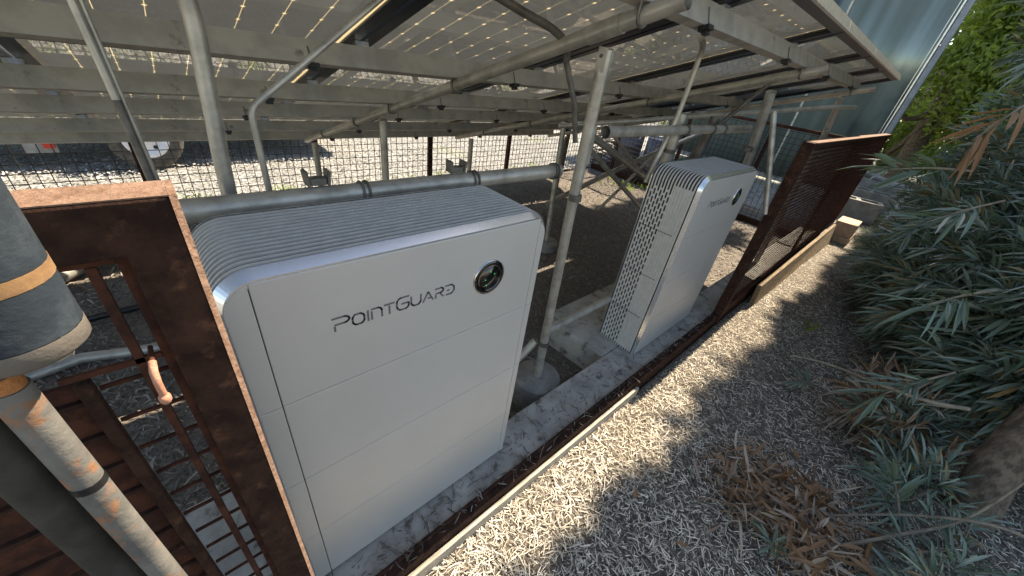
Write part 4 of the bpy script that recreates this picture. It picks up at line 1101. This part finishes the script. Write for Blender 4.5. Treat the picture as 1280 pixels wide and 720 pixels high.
tree('far right dark tree behind the hedge', 20.0, -9.5, -0.2, 13.0, 5.5, LEAF_MID, 18000, 'trees past the path end', 0.28)
tree('bright green tree beyond the far end of the yard', 19.0, 7.5, -0.2, 5.0, 3.0, LEAF_BRIGHT, 9000, 'trees around the yard', 0.16)
tree('broad green tree across the gravel yard', 9.0, 16.5, -0.2, 6.0, 3.6, LEAF_MID, 7000, 'trees around the yard', 0.2)
tree('green tree left across the gravel yard', -2.0, 17.5, -0.2, 6.0, 3.6, LEAF_MID, 7000, 'trees around the yard', 0.2)

# ================================================================== trailer and drums in the yard
tv = thing('flatbed_trailer', 'dark flatbed trailer with white rimmed wheel parked in the yard', 'trailer', (-0.28, 5.35, ZI))
MB().box(-3.4, 2.6, 0.25, 1.75, 0.50, 0.62).build('bed', TRAILER, tv)
MB().box(-3.4, 2.6, 0.20, 0.249, 0.56, 0.95).build('side_board', PAINT_GREY, tv)
MB().box(-3.4, 2.6, 1.751, 1.80, 0.56, 0.95).build('side_board', PAINT_GREY, tv)
MB().box(-3.3, 2.5, 0.42, 0.50, 0.36, 0.499).build('chassis_rail', TRAILER, tv)
MB().box(-3.3, 2.5, 1.48, 1.56, 0.36, 0.499).build('chassis_rail', TRAILER, tv)
def wheel(px, py):
    w = MB().lathe([(0.20, 0.02), (0.29, 0.0), (0.33, 0.03), (0.34, 0.10), (0.33, 0.17), (0.29, 0.20), (0.20, 0.18)], 36, (px, py, 0.34), 'y').build('tyre', RUBBER, tv)
    rm = MB().lathe([(0.0, 0.035), (0.06, 0.035), (0.075, 0.05), (0.15, 0.05), (0.17, 0.022), (0.205, 0.018), (0.21, 0.05)], 32, (px, py, 0.34), 'y').build('rim', RIM, w)
    for q in range(5):
        a_ = 2 * math.pi * q / 5 + 0.3
        MB().lathe([(0.0, 0.046), (0.022, 0.046), (0.022, 0.052)], 10, (px + 0.115 * math.cos(a_), py, 0.34 + 0.115 * math.sin(a_)), 'y').build('rim_hole', BLACK, w)
wheel(0.0, 0.0); wheel(-0.0, 1.8); wheel(1.6, 1.8)
MB().tube([(0, 0.1, 0.34), (0, 1.9, 0.34)], 0.04, 10).build('axle', TRAILER, tv)
MB().box(-0.82, -0.74, 0.30, 0.36, 0.20, 0.30).build('tail_light', REDL, tv)
MB().box(-0.98, -0.73, 0.361, 0.40, 0.14, 0.359).build('light_bracket', PAINT_GREY, tv)
MB().tube([(-2.1, 0.5, 0.4), (-1.35, 0.4, 0.05)], 0.035, 8).build('stand', PAINT_GREY, tv)
def drum(label, x, y, r, h):
    o = thing('metal_drum', label, 'drum', (x, y, ZI), 'drums behind the end fence')
    MB().lathe([(0.0, h - 0.02), (r - 0.015, h - 0.02), (r, h), (r, h * .68), (r + 0.01, h * .66), (r, h * .64), (r, h * .36), (r + 0.01, h * .34), (r, h * .32), (r, 0.0)], 28).build('shell', DRUM, o)
drum('dark blue drum behind the end fence, nearer the greenhouse', 6.95, 2.85, 0.27, 0.78)
drum('dark drum behind the end fence, nearer the gravel yard', 6.9, 3.5, 0.27, 0.8)
def coil(label, x, y, r, n, h):
    mb = MB()
    for k in range(n):
        rr_ = r * RNG.uniform(.75, 1.05); cz = h * (k + .5) / n; ph = RNG.uniform(0, 6)
        pts = [(rr_ * math.cos(t + ph), rr_ * math.sin(t + ph), cz + 0.05 * math.sin(2 * t + ph)) for t in np.linspace(0, 2 * math.pi, 22)]
        mb.tube(pts, 0.008, 5, cap=False)
    o = mb.build('wire_coil', WIRE); o.location = (x, y, ZI)
    tag(o, label, 'wire coil', 'rusty wire coils behind the end fence')
coil('tall rusty wire coil stacked left of the drums', 6.75, 4.0, 0.32, 26, 0.75)
coil('low rusty wire coil lying between drums and fence', 6.65, 3.25, 0.26, 12, 0.3)
